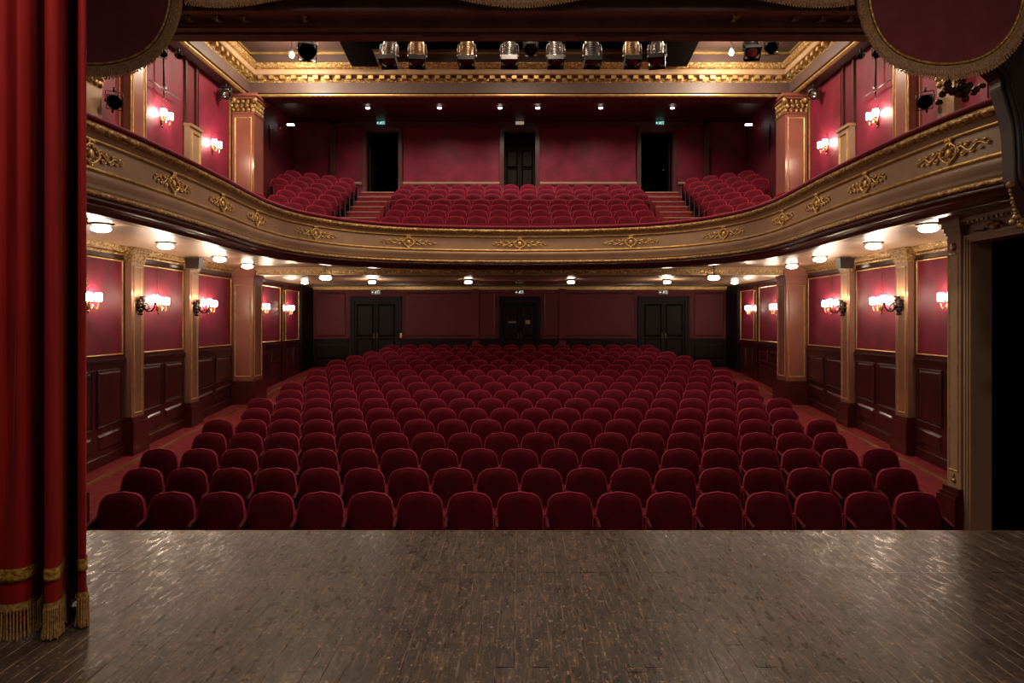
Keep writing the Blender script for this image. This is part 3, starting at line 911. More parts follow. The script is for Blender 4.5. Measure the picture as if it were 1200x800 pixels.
# gilded ornaments on the frieze
cum = [0.0]
for a, b in zip(bpath[:-1], bpath[1:]):
    cum.append(cum[-1] + math.dist(a, b))
def bmap(sv, z, off):
    sv = max(0, min(cum[-1] - 1e-4, sv))
    i = max(j for j in range(len(cum)) if cum[j] <= sv)
    i = min(i, len(bpath) - 2)
    t = (sv - cum[i]) / (cum[i + 1] - cum[i])
    a, b = Vector(bpath[i]), Vector(bpath[i + 1])
    d = (b - a).normalized()
    p = a + (b - a) * t + Vector((-d.y, d.x)) * off
    return (p.x, p.y - 16.7, z - (RZ - 1.05))
def ornament(sc, hw):
    b = MB()
    k = hw / .65
    # central lozenge shield with a shell crest
    b.tube([(math.cos(a) * .125 * (abs(math.cos(a)) ** .3), .115 * math.sin(a), .02) for a in [2 * PI * i / 16 for i in range(16)]], .012, 6, closed=True)
    b.tube([(-.16, 0, .012), (-.06, .09, .016), (0, .15, .012), (.06, .09, .016), (.16, 0, .012), (.06, -.09, .016), (0, -.15, .012), (-.06, -.09, .016)], .012, 6, closed=True)
    b.ball((0, 0, .014), (.05, .06, .022), 8, 5)
    for q in range(8):
        a = 2 * PI * q / 8 + .39
        b.ball((.085 * math.cos(a), .09 * math.sin(a), .02), (.016, .016, .014), 6, 4)
    for i in range(5):
        a = PI * (.2 + .15 * i)
        b.ball((.05 * math.cos(a), .13 + .03 * math.sin(a), .02), (.018, .024, .018), 6, 4)
    b.ball((0, -.15, .02), (.022, .028, .02), 6, 4)
    for sx in (-1, 1):
        U = lambda t_: sx * (.11 + .54 * t_ * k)
        b.tube([(U(i / 20), .045 * math.sin(i / 20 * 11.0) * (1 - .55 * i / 20), .012) for i in range(21)], [.013 - .006 * i / 20 for i in range(21)], 5)
        for (t0, up, r) in ((.10, 1, .050), (.22, -1, .046), (.36, 1, .044), (.50, -1, .038), (.63, 1, .034), (.76, -1, .028), (.88, 1, .022)):
            cx_, cz_ = U(t0), up * (.050 - .02 * t0)
            b.tube([(cx_ + sx * r * (1 - .75 * q / 9) * math.cos(q * .7), cz_ + up * r * .8 * (1 - .75 * q / 9) * math.sin(q * .7), .014) for q in range(10)], [.010 - .0005 * q for q in range(10)], 5)
            b.ball((cx_ + sx * .045, -cz_ * .9, .014), (r * .75, r * .38, .014), 6, 4)
        b.ball((U(1.0), .0, .012), (.022, .012, .012), 6, 4)
    b.v = [bmap(sc + p[0], RZ - .428 + p[1] * .93, .003 + p[2]) for p in b.v]
    return b
mid = cum[-1] / 2
def arc_of(xw, yw):
    j = min(range(len(bpath)), key=lambda q: (bpath[q][0] - xw) ** 2 + (bpath[q][1] - yw) ** 2)
    return cum[j]
orn = [(0, .65)]
for (dx, hw) in ((2.7, .65),):
    orn += [(dx, hw), (-dx, hw)]
# corner and arm positions, measured on the half profile
for (xw, yw, hw) in ((4.42, 14.70, .60), (4.86, 12.65, .46), (4.80, 11.0, .46), (4.78, 9.35, .46), (4.85, 7.65, .52)):
    dd = arc_of(-xw, yw) - mid
    orn += [(dd, hw), (-dd, hw)]
for (dd, hw) in orn:
    ornament(mid + dd, hw).build('gilt_ornament', 'ornament', bal, True)

# ceiling under the balcony
inner = [(x, y) for (x, y) in bpath]
off = MB()
off.sweep(bpath, [(-.20, 3.12), (-.20, 3.13)], closed_prof=False)
ring = [(off.v[2 * i][0], off.v[2 * i][1]) for i in range(len(bpath))]
mb = MB()
n = len(ring)
outer = []
for (x, y) in ring:
    if abs(x) > 4.6 or y < 14.2:
        outer.append((math.copysign(7.35, x), min(y * 1.0, 18.0)))
    else:
        outer.append((x * 7.35 / 4.6 if abs(x) < 4.6 else x, 18.0))
top = [(x, y, 3.36) for (x, y) in ring] + [(x, y, 3.36) for (x, y) in outer]
bot = [(x, y, 3.22) for (x, y) in ring] + [(x, y, 3.22) for (x, y) in outer]
fs = []
for i in range(n - 1):
    fs += [(i, i + 1, n + i + 1, n + i), (2 * n + i, 3 * n + i, 3 * n + i + 1, 2 * n + i + 1)]
mb.add(bot + top, fs)
cu = mb.build('ceiling_under_balcony', 'softceil')
tag(cu, 'glossy cream ceiling under the balcony', 'ceiling', kind='structure')
mb = MB(); mb.box(-6.85, 6.85, 17.42, 18.05, 3.02, 3.22)
mb.build('gilt_beam', 'goldleaf', cu)
mb = MB(); mb.box(-6.85, 6.85, 17.36, 17.42, 3.15, 3.22); mb.box(-6.85, 6.85, 17.39, 17.42, 3.02, 3.05)
mb.build('beam_moulding', 'cornice', cu)
mb = MB(); mb.box(-7.4, 7.4, 17.95, 24.1, 3.07, 3.3)
cr = mb.build('ceiling_rear_stalls', 'softceil')
tag(cr, 'low ceiling over the rear stalls behind the gilded beam', 'ceiling', kind='structure')
mb = MB()
mb.box(-1.2, 1.2, 20.2, 21.6, 3.035, 3.075)
mb.build('ceiling_panel', 'pink', cr)
mb = MB(); mb.box(-6.8, 6.8, 18.05, 18.3, 3.04, 3.08); mb.box(-6.8, 6.8, 22.3, 22.5, 3.02, 3.08)
mb.build('ceiling_rib', 'darkbrown', cr)

# balcony floor: arms, tiers, steps
mb = MB()
for s in (-1, 1):
    pts = [(x, y) for (x, y) in bpath if x * s > 0.3]
    for (a, b) in zip(pts[:-1], pts[1:]):
        wa = s * 7.34 if a[1] < 18 else a[0]
        mb.hexa([(a[0] + s * .12, a[1], 3.37), (s * 7.34, a[1] , 3.37), (s * 7.34, b[1], 3.37), (b[0] + s * .12, b[1], 3.37),
                 (a[0] + s * .12, a[1], 3.46), (s * 7.34, a[1], 3.46), (s * 7.34, b[1], 3.46), (b[0] + s * .12, b[1], 3.46)])
mb.box(-7.34, 7.34, 16.95, 22.2, 3.37, 3.46)
fb = mb.build('floor_balcony', 'carpet')
tag(fb, 'red carpeted balcony floor rising in tiers', 'floor', kind='structure')
BROW = [(17.40 + .70 * i, 3.675 + .274 * i) for i in range(7)]
for i, (y, z) in enumerate(BROW):
    b = MB(); b.box(-3.95, 3.95, y - .42, (y + .28) if i < 6 else BY, 3.46, z)
    b.build('tier', 'carpet', fb)
for s in (-1, 1):
    for k in range(9):
        y0 = 17.25 + .55 * k
        z = 3.74 + .2444 * (k + 1)
        x0, x1 = sorted((s * 3.98, s * 5.02))
        b = MB(); b.box(x0, x1, y0, y0 + .56 if k < 8 else BY, 3.46, z)
        st = b.build('aisle_step', 'carpet', fb)
        b = MB(); b.box(x0, x1, y0 - .02, y0 + .03, z - .03, z + .006)
        b.build('step_nosing', 'nosing', st)

# ------------------------------------------------------------------ seats
def seat_parts(pitch, H, tipped=False):
    """meshes of one tip-up seat facing -y, origin on the floor below the top of its back"""
    hw = pitch / 2 - .018
    zb, zt = .36, H
    rec = .16                                    # recline of the back, metres per metre
    def outline(ins, n=8):
        w1 = hw
        r = .145
        pts = [(-w1 + .018, zb), (-w1 + .004, zb + .16), (-w1, zb + .28), (-w1 + .006, zt - r - .05)]
        for i in range(n):
            a = PI - (PI / 2) * i / (n - 1)
            pts.append((-w1 + .016 + r + r * math.cos(a), zt - .016 - r + r * math.sin(a)))
        pts.append((0.0, zt))
        pts = pts + [(-x, z) for (x, z) in pts[-2::-1]]
        zc = (zb + zt) / 2
        return [(x * (1 - ins / hw), zc + (z - zc) * (1 - ins / (zt - zc))) for (x, z) in pts]
    def lean(x, y, z):
        return (x, y + (z - H) * rec, z)
    b = MB()
    rings = [(0.03, .085), (.0, .06), (.0, .03), (.008, .008), (.030, -.014), (.08, -.028), (.15, -.034)]
    k = len(outline(0))
    vs = []
    for ins, y in rings:
        o_ = outline(ins)
        vs += [lean(x, y, z) for (x, z) in o_]
    vs.append(lean(0, -.036, (zb + zt) / 2)); c0 = len(vs) - 1
    fs = [tuple(range(k))]
    for i in range(len(rings) - 1):
        for j in range(k):
            j2 = (j + 1) % k
            fs.append((i * k + j, i * k + j2, (i + 1) * k + j2, (i + 1) * k + j))
    for j in range(k):
        fs.append(((len(rings) - 1) * k + j, (len(rings) - 1) * k + (j + 1) % k, c0))
    b.add(vs, fs)
    back = b.mesh('backrest', 'velvet', True)
    b = MB()
    b.tube([lean(x, .014, z) for (x, z) in outline(.001)], .0085, 5)
    pipe = b.mesh('piping', 'velvet_pipe', True)
    # seat cushion
    b = MB()
    def cring(ins, z):
        p = []
        for (x, y) in ((-hw + .02, -.50), (-hw + .02, -.12), (hw - .02, -.12), (hw - .02, -.50), (hw - .10, -.545), (-hw + .10, -.545)):
            p.append((x * (1 - ins), (y + .32) * (1 - ins) - .32, z))
        return p
    rs = [(.08, .36), (0, .38), (0, .43), (.06, .455), (.3, .468)]
    vs = []
    for ins, z in rs:
        vs += cring(ins, z)
    fs = [tuple(range(6)), tuple(range(6 * len(rs) - 6, 6 * len(rs)))]
    for i in range(len(rs) - 1):
        for j in range(6):
            fs.append((i * 6 + j, i * 6 + (j + 1) % 6, i * 6 + 6 + (j + 1) % 6, i * 6 + 6 + j))
    b.add(vs, fs)
    if tipped:                                    # cushion folded up against the back
        b.v = [(x, -.115 - (z - .36) - .10 * (y + .12), .30 - (y + .12) * .8) for (x, y, z) in b.v]
    cush = b.mesh('seat_cushion', 'velvet', True)
    # armrest pad with rounded front
    b = MB()
    b.tube([(0, .02, H - .27), (0, -.10, H - .28), (0, -.24, H - .30), (0, -.34, H - .32), (0, -.37, H - .345)], [.018, .021, .022, .022, .014], 6)
    b.v = [(x, y * .72, z) for (x, y, z) in b.v]
    arm = b.mesh('armrest', 'velvet_arm', True)
    b = MB()
    b.tube([(-pitch / 2 + .002, -.0, H - .25), (-pitch / 2 + .05, -.0, H - .25)], .012, 6)
    link = b.mesh('back_link', 'velvet_pipe', True)
    b = MB()
    b.hexa([(-.014, -.28, .0), (.014, -.28, 0), (.014, .0, 0), (-.014, 0, 0), (-.014, -.26, H - .31), (.014, -.26, H - .31), (.014, -.02, H - .28), (-.014, -.02, H - .28)])
    b.box(-.03, .03, -.30, .02, 0, .02)
    leg = b.mesh('standard', 'seat_metal')
    return back, pipe, cush, arm, leg, link

def make_seat(name, parts, pitch):
    back, pipe, cush, arm, leg, link = parts
    r = empty(name)
    bk = inst('backrest', back, r)
    inst('piping', pipe, bk)
    inst('seat_cushion', cush, r)
    inst('back_link', link, r)
    a = inst('armrest', arm, r, (-pitch / 2 + .024, 0, 0))
    inst('standard', leg, r, (-pitch / 2 + .032, 0, 0))
    return r

SP = 0.565
sparts = seat_parts(SP, .92)
proto = make_seat('theatre_seat', sparts, SP)
rows = [17, 18, 19, 18, 19, 18, 19, 18, 19, 18, 19, 18, 19, 18, 17, 16, 16]
protos_done = False
todo = []
for r, n in enumerate(rows):
    y = 7.76 + .935 * r
    for k in range(n):
        todo.append((r, k, n, ((k - (n - 1) / 2) * SP, y, floor_z(y))))
rs_ = random.Random(5)
copies = [proto] + [copy_tree(proto) for _ in todo[1:]]
for o, (r, k, n, loc) in zip(copies, todo):
    o.location = loc
    o.rotation_euler = (0, 0, rs_.uniform(-.012, .012))
    if k == 0:
        lab = 'red velvet stalls seat at the curtain side end of the %s row from the stage' % ORD[r]
    elif k == n - 1:
        lab = 'red velvet stalls seat at the doorway side end of the %s row from the stage' % ORD[r]
    else:
        lab = 'red velvet stalls seat, %s row from the stage, %s seat from the curtain side' % (ORD[r], ORD[k])
    tag(o, lab, 'seat', 'red velvet seats in the stalls')
    if k == n - 1:
        inst('armrest', sparts[3], o, (SP / 2 - .024, 0, 0))
        inst('standard', sparts[4], o, (SP / 2 - .032, 0, 0))

# balcony seats
BP = .55
bparts = seat_parts(BP, .85, True)
bproto = make_seat('balcony_seat', bparts, BP)
todo = []
for r, (y, z) in enumerate(BROW):
    n = 13 if r in (0, 1, 2, 3) else 14
    for k in range(n):
        todo.append(((k - (n - 1) / 2) * BP, y, z, 0.0, 'red velvet middle balcony seat, %s row from rail, %s from curtain side' % (ORD[r], ORD[k]), k == n - 1))
ang = math.radians(37)
for s in (-1, 1):
    for r in range(7):
        zt = 4.74 + .262 * r
        x0, y0 = 5.08 + .05 * r, 17.0 + .71 * r
        cnt = 0
        for k in range(6):
            x = x0 + .56 * k * math.cos(ang)
            y = y0 - .56 * k * math.sin(ang)
            if x > 6.95 or (x > 6.35 and 16.9 < y < 18.6) :
                continue
            last = False
            todo.append((s * x, y, zt - .85, (ang if s < 0 else -ang), 'red velvet seat in slanted %s balcony block, %s row, %s from steps' % ('curtain side' if s < 0 else 'doorway side', ORD[r], ORD[k]), s > 0 and k == 0))
            # tier under the seat
copies = [bproto] + [copy_tree(bproto) for _ in todo[1:]]
for o, (x, y, z, rz, lab, last) in zip(copies, todo):
    o.location = (x, y, z)
    o.rotation_euler = (0, 0, rz)
    tag(o, lab, 'seat', 'red velvet seats on the balcony')
    if last or (rz > 0.1):
        inst('armrest', bparts[3], o, (BP / 2 - .024, 0, 0))
        inst('standard', bparts[4], o, (BP / 2 - .032, 0, 0))
# slanted tiers under the side blocks
for s in (-1, 1):
    for r in range(7):
        z = 3.89 + .262 * r
        x0, y0 = 5.08 + .05 * r, 17.0 + .71 * r
        d = Vector((math.cos(ang), -math.sin(ang)))
        nn = Vector((math.sin(ang), math.cos(ang)))       # away from the rail
        p = Vector((x0, y0)) - d * .29
        ln = (7.30 - p.x) / d.x
        fr, bk = -.40, .14
        if r == 6:
            bk = .25
        q = [p + nn * fr, p + nn * bk, p + nn * bk + d * (ln - .02), p + nn * fr + d * (ln + .0)]
        q = [Vector((max(5.03, min(7.33, v.x)), min(v.y, BY - .01))) for v in q]
        b = MB()
        idx = [0, 3, 2, 1]
        b.hexa([(s * q[i].x, q[i].y, 3.46) for i in idx] + [(s * q[i].x, q[i].y, z) for i in idx])
        b.build('slanted_tier', 'carpet', fb)

# ------------------------------------------------------------------ lamps
def sconce_parts():
    P = {}
    b = MB()                                    # back plate with finials; wall at y = 0, out of the wall is -y
    b.ball((0, -.02, -.10), (.045, .025, .11), 8, 6)
    b.ball((0, -.025, -.23), (.022, .022, .03), 6, 4)
    b.tube([(0, -.02, .0), (0, -.025, .10), (0, -.02, .20)], [.018, .012, .008], 6)
    b.ball((0, -.022, .22), (.016, .016, .026), 6, 4)
    b.tube([(0, -.02, -.06), (0, -.07, -.05), (0, -.10, -.08)], .02, 6)
    P['plate'] = b.mesh('back_plate', 'oldbrass', True)
    b = MB()
    b.tube([(0, -.09, -.10), (.03, -.11, -.17), (.08, -.12, -.185), (.12, -.12, -.14), (.13, -.12, -.07)], .010, 6)
    b.lathe([(.012, -.08), (.035, -.065), (.04, -.055), (.012, -.05)], Matrix.Translation((.13, -.12, 0)), 10)
    P['arm'] = b.mesh('arm', 'brass', True)
    b = MB()
    b.lathe([(.046, -.055), (.056, -.03), (.058, .05), (.052, .085), (.03, .088)], Matrix.Translation((.13, -.12, 0)), 10)
    P['shade'] = b.mesh('glass_shade', 'lamp', True)
    return P
SP_ = sconce_parts()
chain_b = MB()
for k in range(11):
    chain_b.ball((0, -.012, .27 + .045 * k), (.008, .008, .02), 5, 4)
CH = chain_b.mesh('hanging_cord', 'oldbrass', True)
def sconce(y, z, s, label, chain=True, base=WX):
    # local +y points into the wall
    rz = PI / 2 if s < 0 else -PI / 2
    o = empty('wall_sconce', (s * (base - .024), y, z), rz)
    tag(o, label, 'wall lamp', 'glass wall sconces')
    inst('back_plate', SP_['plate'], o)
    for sx in (-1, 1):
        inst('arm', SP_['arm'], o, scale=(sx, 1, 1))
        inst('glass_shade', SP_['shade'], o, scale=(sx, 1, 1))
    if chain:
        inst('hanging_cord', CH, o)
    return o
sy = [11.55, 13.80, 16.0, 19.4, 21.5]
sn = ['in the panel nearest the stage', 'between the two pilasters', 'between pilaster and column', 'just behind the column', 'in the rearmost panel']
for s in (-1, 1):
    for y, w in zip(sy, sn):
        sconce(y, 2.24, s, 'lit two-armed sconce under the balcony %s, %s' % (w, SIDE[s]))
    sconce(13.95, 6.05, s, 'lit two-armed sconce in the gallery beside the pilaster, %s' % SIDE[s], False)
    sconce(16.25, 6.05, s, 'lit two-armed sconce in the gallery beside the column, %s' % SIDE[s], False)

def bracket_parts():
    P = {}
    b = MB()
    for (x, z, r) in ((0, 0, .06), (.035, .06, .045), (-.035, .06, .045), (.05, 0, .04), (-.05, 0, .04), (0, .11, .04), (0, -.08, .045), (.03, -.06, .035), (-.03, -.06, .035), (0, -.15, .028), (.06, .11, .03), (-.06, .11, .03)):
        b.ball((x, -.05, z), (r, .055, r), 7, 5)
    b.ball((0, -.10, .02), (.06, .05, .06), 7, 5)
    P['plate'] = b.mesh('leaf_bracket', 'bronze', True)
    b = MB()
    b.tube([(0, -.10, -.02), (0, -.18, -.10), (0, -.26, -.09), (0, -.31, -.02), (0, -.33, .06)], [.022, .018, .016, .015, .013], 7)
    b.tube([(0, -.14, .06), (0, -.20, .02), (0, -.22, -.05), (0, -.17, -.06)], .012, 6)
    b.lathe([(.012, .04), (.04, .06), (.045, .075), (.015, .08)], Matrix.Translation((0, -.33, 0)), 10)
    P['arm'] = b.mesh('arm', 'bronze', True)
    b = MB()
    b.lathe([(.01, .10), (.045, .11), (.055, .19), (.05, .19), (.038, .13)], Matrix.Translation((0, -.085, 0)), 12)
    P['cup'] = b.mesh('lamp_cup', 'bronze', True)
    b = MB()
    b.lathe([(.02, .13), (.034, .14), (.034, .175), (.015, .182)], Matrix.Translation((0, -.085, 0)), 10)
    P['bulb'] = b.mesh('cup_bulb', 'globe', True)
    b = MB()
    b.lathe([(.03, .075), (.055, .09), (.068, .13), (.062, .18), (.04, .205), (.01, .208)], Matrix.Translation((0, -.33, 0)), 12)
    P['globe'] = b.mesh('glass_globe', 'globe', True)
    return P
BP_ = bracket_parts()
for s in (-1, 1):
    for (y, w) in ((12.87, 'nearer the stage'), (15.11, 'nearer the column')):
        rz = PI / 2 if s < 0 else -PI / 2
        o = empty('bracket_lamp', (s * (WX - .155), y, 2.13), rz)
        tag(o, 'dark bronze bracket lamp with lit globe on the pilaster %s, %s' % (w, SIDE[s]), 'wall lamp', 'bronze bracket lamps on pilasters')
        inst('leaf_bracket', BP_['plate'], o)
        inst('arm', BP_['arm'], o)
        inst('glass_globe', BP_['globe'], o)
        inst('lamp_cup', BP_['cup'], o)
        inst('cup_bulb', BP_['bulb'], o)
        ld = bpy.data.lights.new('cup light', 'POINT'); ld.energy = 3.0; ld.color = (1, .74, .46); ld.shadow_soft_size = .03
        lo = bpy.data.objects.new('beam', ld); C.objects.link(lo); lo.parent = o; lo.location = (0, -.09, .235)

# flush ceiling lights: origin on the ceiling
def ceil_parts():
    b = MB(); b.lathe([(.03, 0), (.16, 0), (.17, -.012), (.15, -.025), (.05, -.03), (.05, -.045)], n=16)
    rim = b.mesh('rim', 'oldbrass', True)
    g = MB(); g.lathe([(.07, -.035), (.115, -.045), (.13, -.07), (.11, -.10), (.05, -.118), (.005, -.12)], n=14)
    glass = g.mesh('glass_bowl', 'ceilglass', True)
    return rim, glass
CR, CG = ceil_parts()
def ceil_light(x, y, z, label, drop=0.0, sc=1.0):
    o = empty('ceiling_light', (x, y, z))
    tag(o, label, 'ceiling light', 'lit ceiling lights under the balcony')
    if drop:
        b = MB(); b.tube([(0, 0, 0), (0, 0, -drop)], .012, 6)
        for k in range(3):
            a = 2 * PI * k / 3 + .5
            b.tube([(0, 0, -drop * .3), (.12 * math.cos(a), .12 * math.sin(a), -drop * .35), (.15 * math.cos(a), .15 * math.sin(a), -drop)], .008, 5)
        b.build('stem', 'oldbrass', o, True)
    inst('rim', CR, o, (0, 0, -drop), scale=(sc,) * 3)
    inst('glass_bowl', CG, o, (0, 0, -drop), scale=(sc,) * 3)
    return o
for s in (-1, 1):
    for (x, y, w) in ((5.76, 9.62, 'just past the doorway wall'), (6.17, 11.9, 'near the first pilaster'), (6.35, 14.45, 'near the second pilaster'), (6.50, 16.3, 'in front of the column')):
        ceil_light(s * (x if s > 0 or y > 10 else x + .14), y, 3.22, 'lit glass ceiling light %s, %s' % (w, SIDE[s]))
    ceil_light(s * 4.82, 16.95, 3.22, 'lit ceiling light hung in front of the gilded beam, %s' % SIDE[s], .22, 1.15)
    ceil_light(s * 6.55, 20.8, 3.07, 'small lit ceiling light in the rear corner behind the column, %s' % SIDE[s], 0, .8)
    o = ceil_light(s * 4.3, 19.9, 3.07, 'small lit ceiling light in front of the side double door, %s' % SIDE[s], 0.03, .85)
    ld = bpy.data.lights.new('ceiling light beam', 'POINT'); ld.energy = 48; ld.color = (1, .84, .72); ld.shadow_soft_size = .12
    lo = bpy.data.objects.new('beam', ld); C.objects.link(lo); lo.parent = o; lo.location = (0, 0, -.30)
    ceil_light(s * 1.5, 19.9, 3.07, 'small lit ceiling light in front of the middle door, %s' % SIDE[s], 0.03, .85)

# downlights over the rear balcony
b = MB(); b.lathe([(.05, 0), (.09, 0), (.09, -.02), (.065, -.03), (.06, -.01)], n=14); DR = b.mesh('trim_ring', 'steel', True)
b = MB(); b.lathe([(.05, -.01), (.06, -.02), (.058, -.05), (.02, -.06)], n=12); DG = b.mesh('lens', 'down', True)
for px, w in ((431, 'above the curtain side aisle steps'), (515, 'second from the curtain side'), (586, 'just on the curtain side of the middle door'), (630, 'just on the doorway side of the middle door'), (704, 'second from the doorway side'), (788, 'above the doorway side aisle steps')):
    o = empty('downlight', ((px - 609) * 20.6 / 800, 20.6, 8.31))
    tag(o, 'small lit downlight in the balcony ceiling, %s' % w, 'downlight', 'downlights over the balcony')
    inst('trim_ring', DR, o)
    inst('lens', DG, o)
    ld = bpy.data.lights.new('downlight beam', 'SPOT'); ld.energy = 230; ld.color = (1, .78, .66); ld.spot_size = math.radians(155); ld.spot_blend = 1.0; ld.shadow_soft_size = .06
    lo = bpy.data.objects.new('beam', ld); C.objects.link(lo); lo.parent = o; lo.location = (0, 0, -.09)

# house lights: unseen fittings added to light the hall from the ceiling
b = MB(); b.lathe([(.30, 0), (.42, 0), (.44, -.04), (.40, -.08), (.36, -.08), (.34, -.02)], n=24); HR = b.mesh('fitting_ring', 'gold', True)
b = MB(); b.lathe([(.10, -.01), (.36, -.015), (.36, -.03), (.10, -.05)], n=24); HG = b.mesh('glass_disc', 'housefillglass', True)
k = 0
for (x, y) in ((-4.4, 10.6), (0, 10.6), (4.4, 10.6), (-4.4, 14.6), (0, 14.6), (4.4, 14.6)):
    o = empty('house_fill_light', (x, y, CFZ - .004))
    tag(o, 'added unseen house light in the main ceiling, %s, %s' % ('near the stage' if y < 12 else 'mid hall', {-1: 'curtain side', 0: 'middle', 1: 'doorway side'}[(x > 0) - (x < 0)]), 'ceiling light', 'added house lights')
    inst('fitting_ring', HR, o)
    inst('glass_disc', HG, o)
    ld = bpy.data.lights.new('house light', 'AREA'); ld.shape = 'DISK'; ld.size = .7; ld.energy = E_HOUSE_FILL; ld.color = (1, .76, .55)
    lo = bpy.data.objects.new('beam', ld); C.objects.link(lo); lo.parent = o; lo.location = (0, 0, -.07)

# ------------------------------------------------------------------ stage curtain
bot = [(-2.80, 4.34), (-2.69, 4.22), (-2.63, 4.145), (-2.625, 4.11), (-2.665, 4.125), (-2.78, 4.34), (-2.90, 4.50), (-2.92, 4.42), (-2.76, 4.12), (-2.70, 4.00), (-2.705, 3.955), (-2.73, 3.945), (-2.755, 3.96),
       (-2.765, 4.02), (-2.80, 4.20), (-2.93, 4.40), (-3.0, 4.42), (-2.96, 4.25), (-2.885, 4.08), (-2.872, 3.99), (-2.91, 3.94), (-2.97, 3.93), (-3.05, 3.94), (-3.11, 4.0), (-3.16, 4.2), (-3.22, 4.38), (-3.28, 4.30),
       (-3.29, 4.05), (-3.34, 3.94), (-3.42, 3.93), (-3.48, 4.02), (-3.52, 4.25), (-3.6, 4.4), (-3.68, 4.25), (-3.71, 4.02), (-3.78, 3.94), (-3.86, 3.97), (-3.92, 4.2), (-4.0, 4.4), (-4.1, 4.2), (-4.15, 4.0), (-4.3, 3.95)]
topp = list(bot)
for i, q in {19: (-2.885, 4.0), 20: (-2.915, 3.955), 21: (-2.965, 4.08), 22: (-3.02, 3.965), 23: (-3.10, 3.99)}.items():
    topp[i] = q
pb, pt = catmull(bot, 4), catmull(topp, 4)
cur = empty('stage_curtain', (-3.2, 4.15, 0.0))
tag(cur, 'tall red velvet stage curtain with gold braid and fringed hem', 'curtain')
def cloth_strip(z_list, off, mat, name, thick=.012):
    b = MB()
    def ring(z, of):
        t = min(1, max(0, (z - .3) / 2.6))
        pts = [((1 - t) * a[0] + t * c[0], (1 - t) * a[1] + t * c[1]) for a, c in zip(pb, pt)]
        tmp = MB(); tmp.sweep(pts, [(of, z)], closed_prof=False)
        return tmp.v
    n = len(pb)
    vs = []
    for z in z_list:
        vs += ring(z, off)
    for z in z_list:
        vs += ring(z, off - thick)
    m = len(z_list)
    fs = []
    for lay in (0, 1):
        o_ = lay * m * n
        for i in range(m - 1):
            for j in range(n - 1):
                f = (o_ + i * n + j, o_ + i * n + j + 1, o_ + (i + 1) * n + j + 1, o_ + (i + 1) * n + j)
                fs.append(f if lay else f[::-1])
    for j in range(n - 1):
        fs.append((j, j + 1, m * n + j + 1, m * n + j))
    for i in range(m - 1):
        fs.append((i * n, (i + 1) * n, m * n + (i + 1) * n, m * n + i * n))
    b.add(vs, fs)
    o_ = b.build(name, mat, cur, True)
    o_.location = (3.2, -4.15, 0)
    return o_
cloth_strip([.05, .12, .3, .7, 1.2, 1.8, 2.4, 2.9, 3.5, 4.2, 5.0, 6.2], 0, 'curtain', 'cloth')
cloth_strip([.345, .36, .405, .42], .006, 'braid', 'braid_band')
cloth_strip([.165, .18, .205, .22], .007, 'fringe', 'fringe_heading')
b = MB()
for j in range(0, len(pb) - 1):
    a, c = Vector(pb[j]), Vector(pb[j + 1])
    L = (c - a).length
    d = (c - a).normalized(); nn = Vector((-d.y, d.x))
    m = max(1, int(L / .013))
    for i in range(m):
        p = a + (c - a) * ((i + .5) / m) + nn * random.uniform(.004, .012)
        q = p + nn * random.uniform(-.004, .010)
        b.tube([(p.x, p.y, .185), (p.x, p.y, .10), (q.x, q.y, random.uniform(.006, .022))], [.0045, .0055, .0065], 4)
o = b.build('fringe_strands', 'fringe', cur)
o.location = (3.2, -4.15, 0)
o['kind'] = 'stuff'

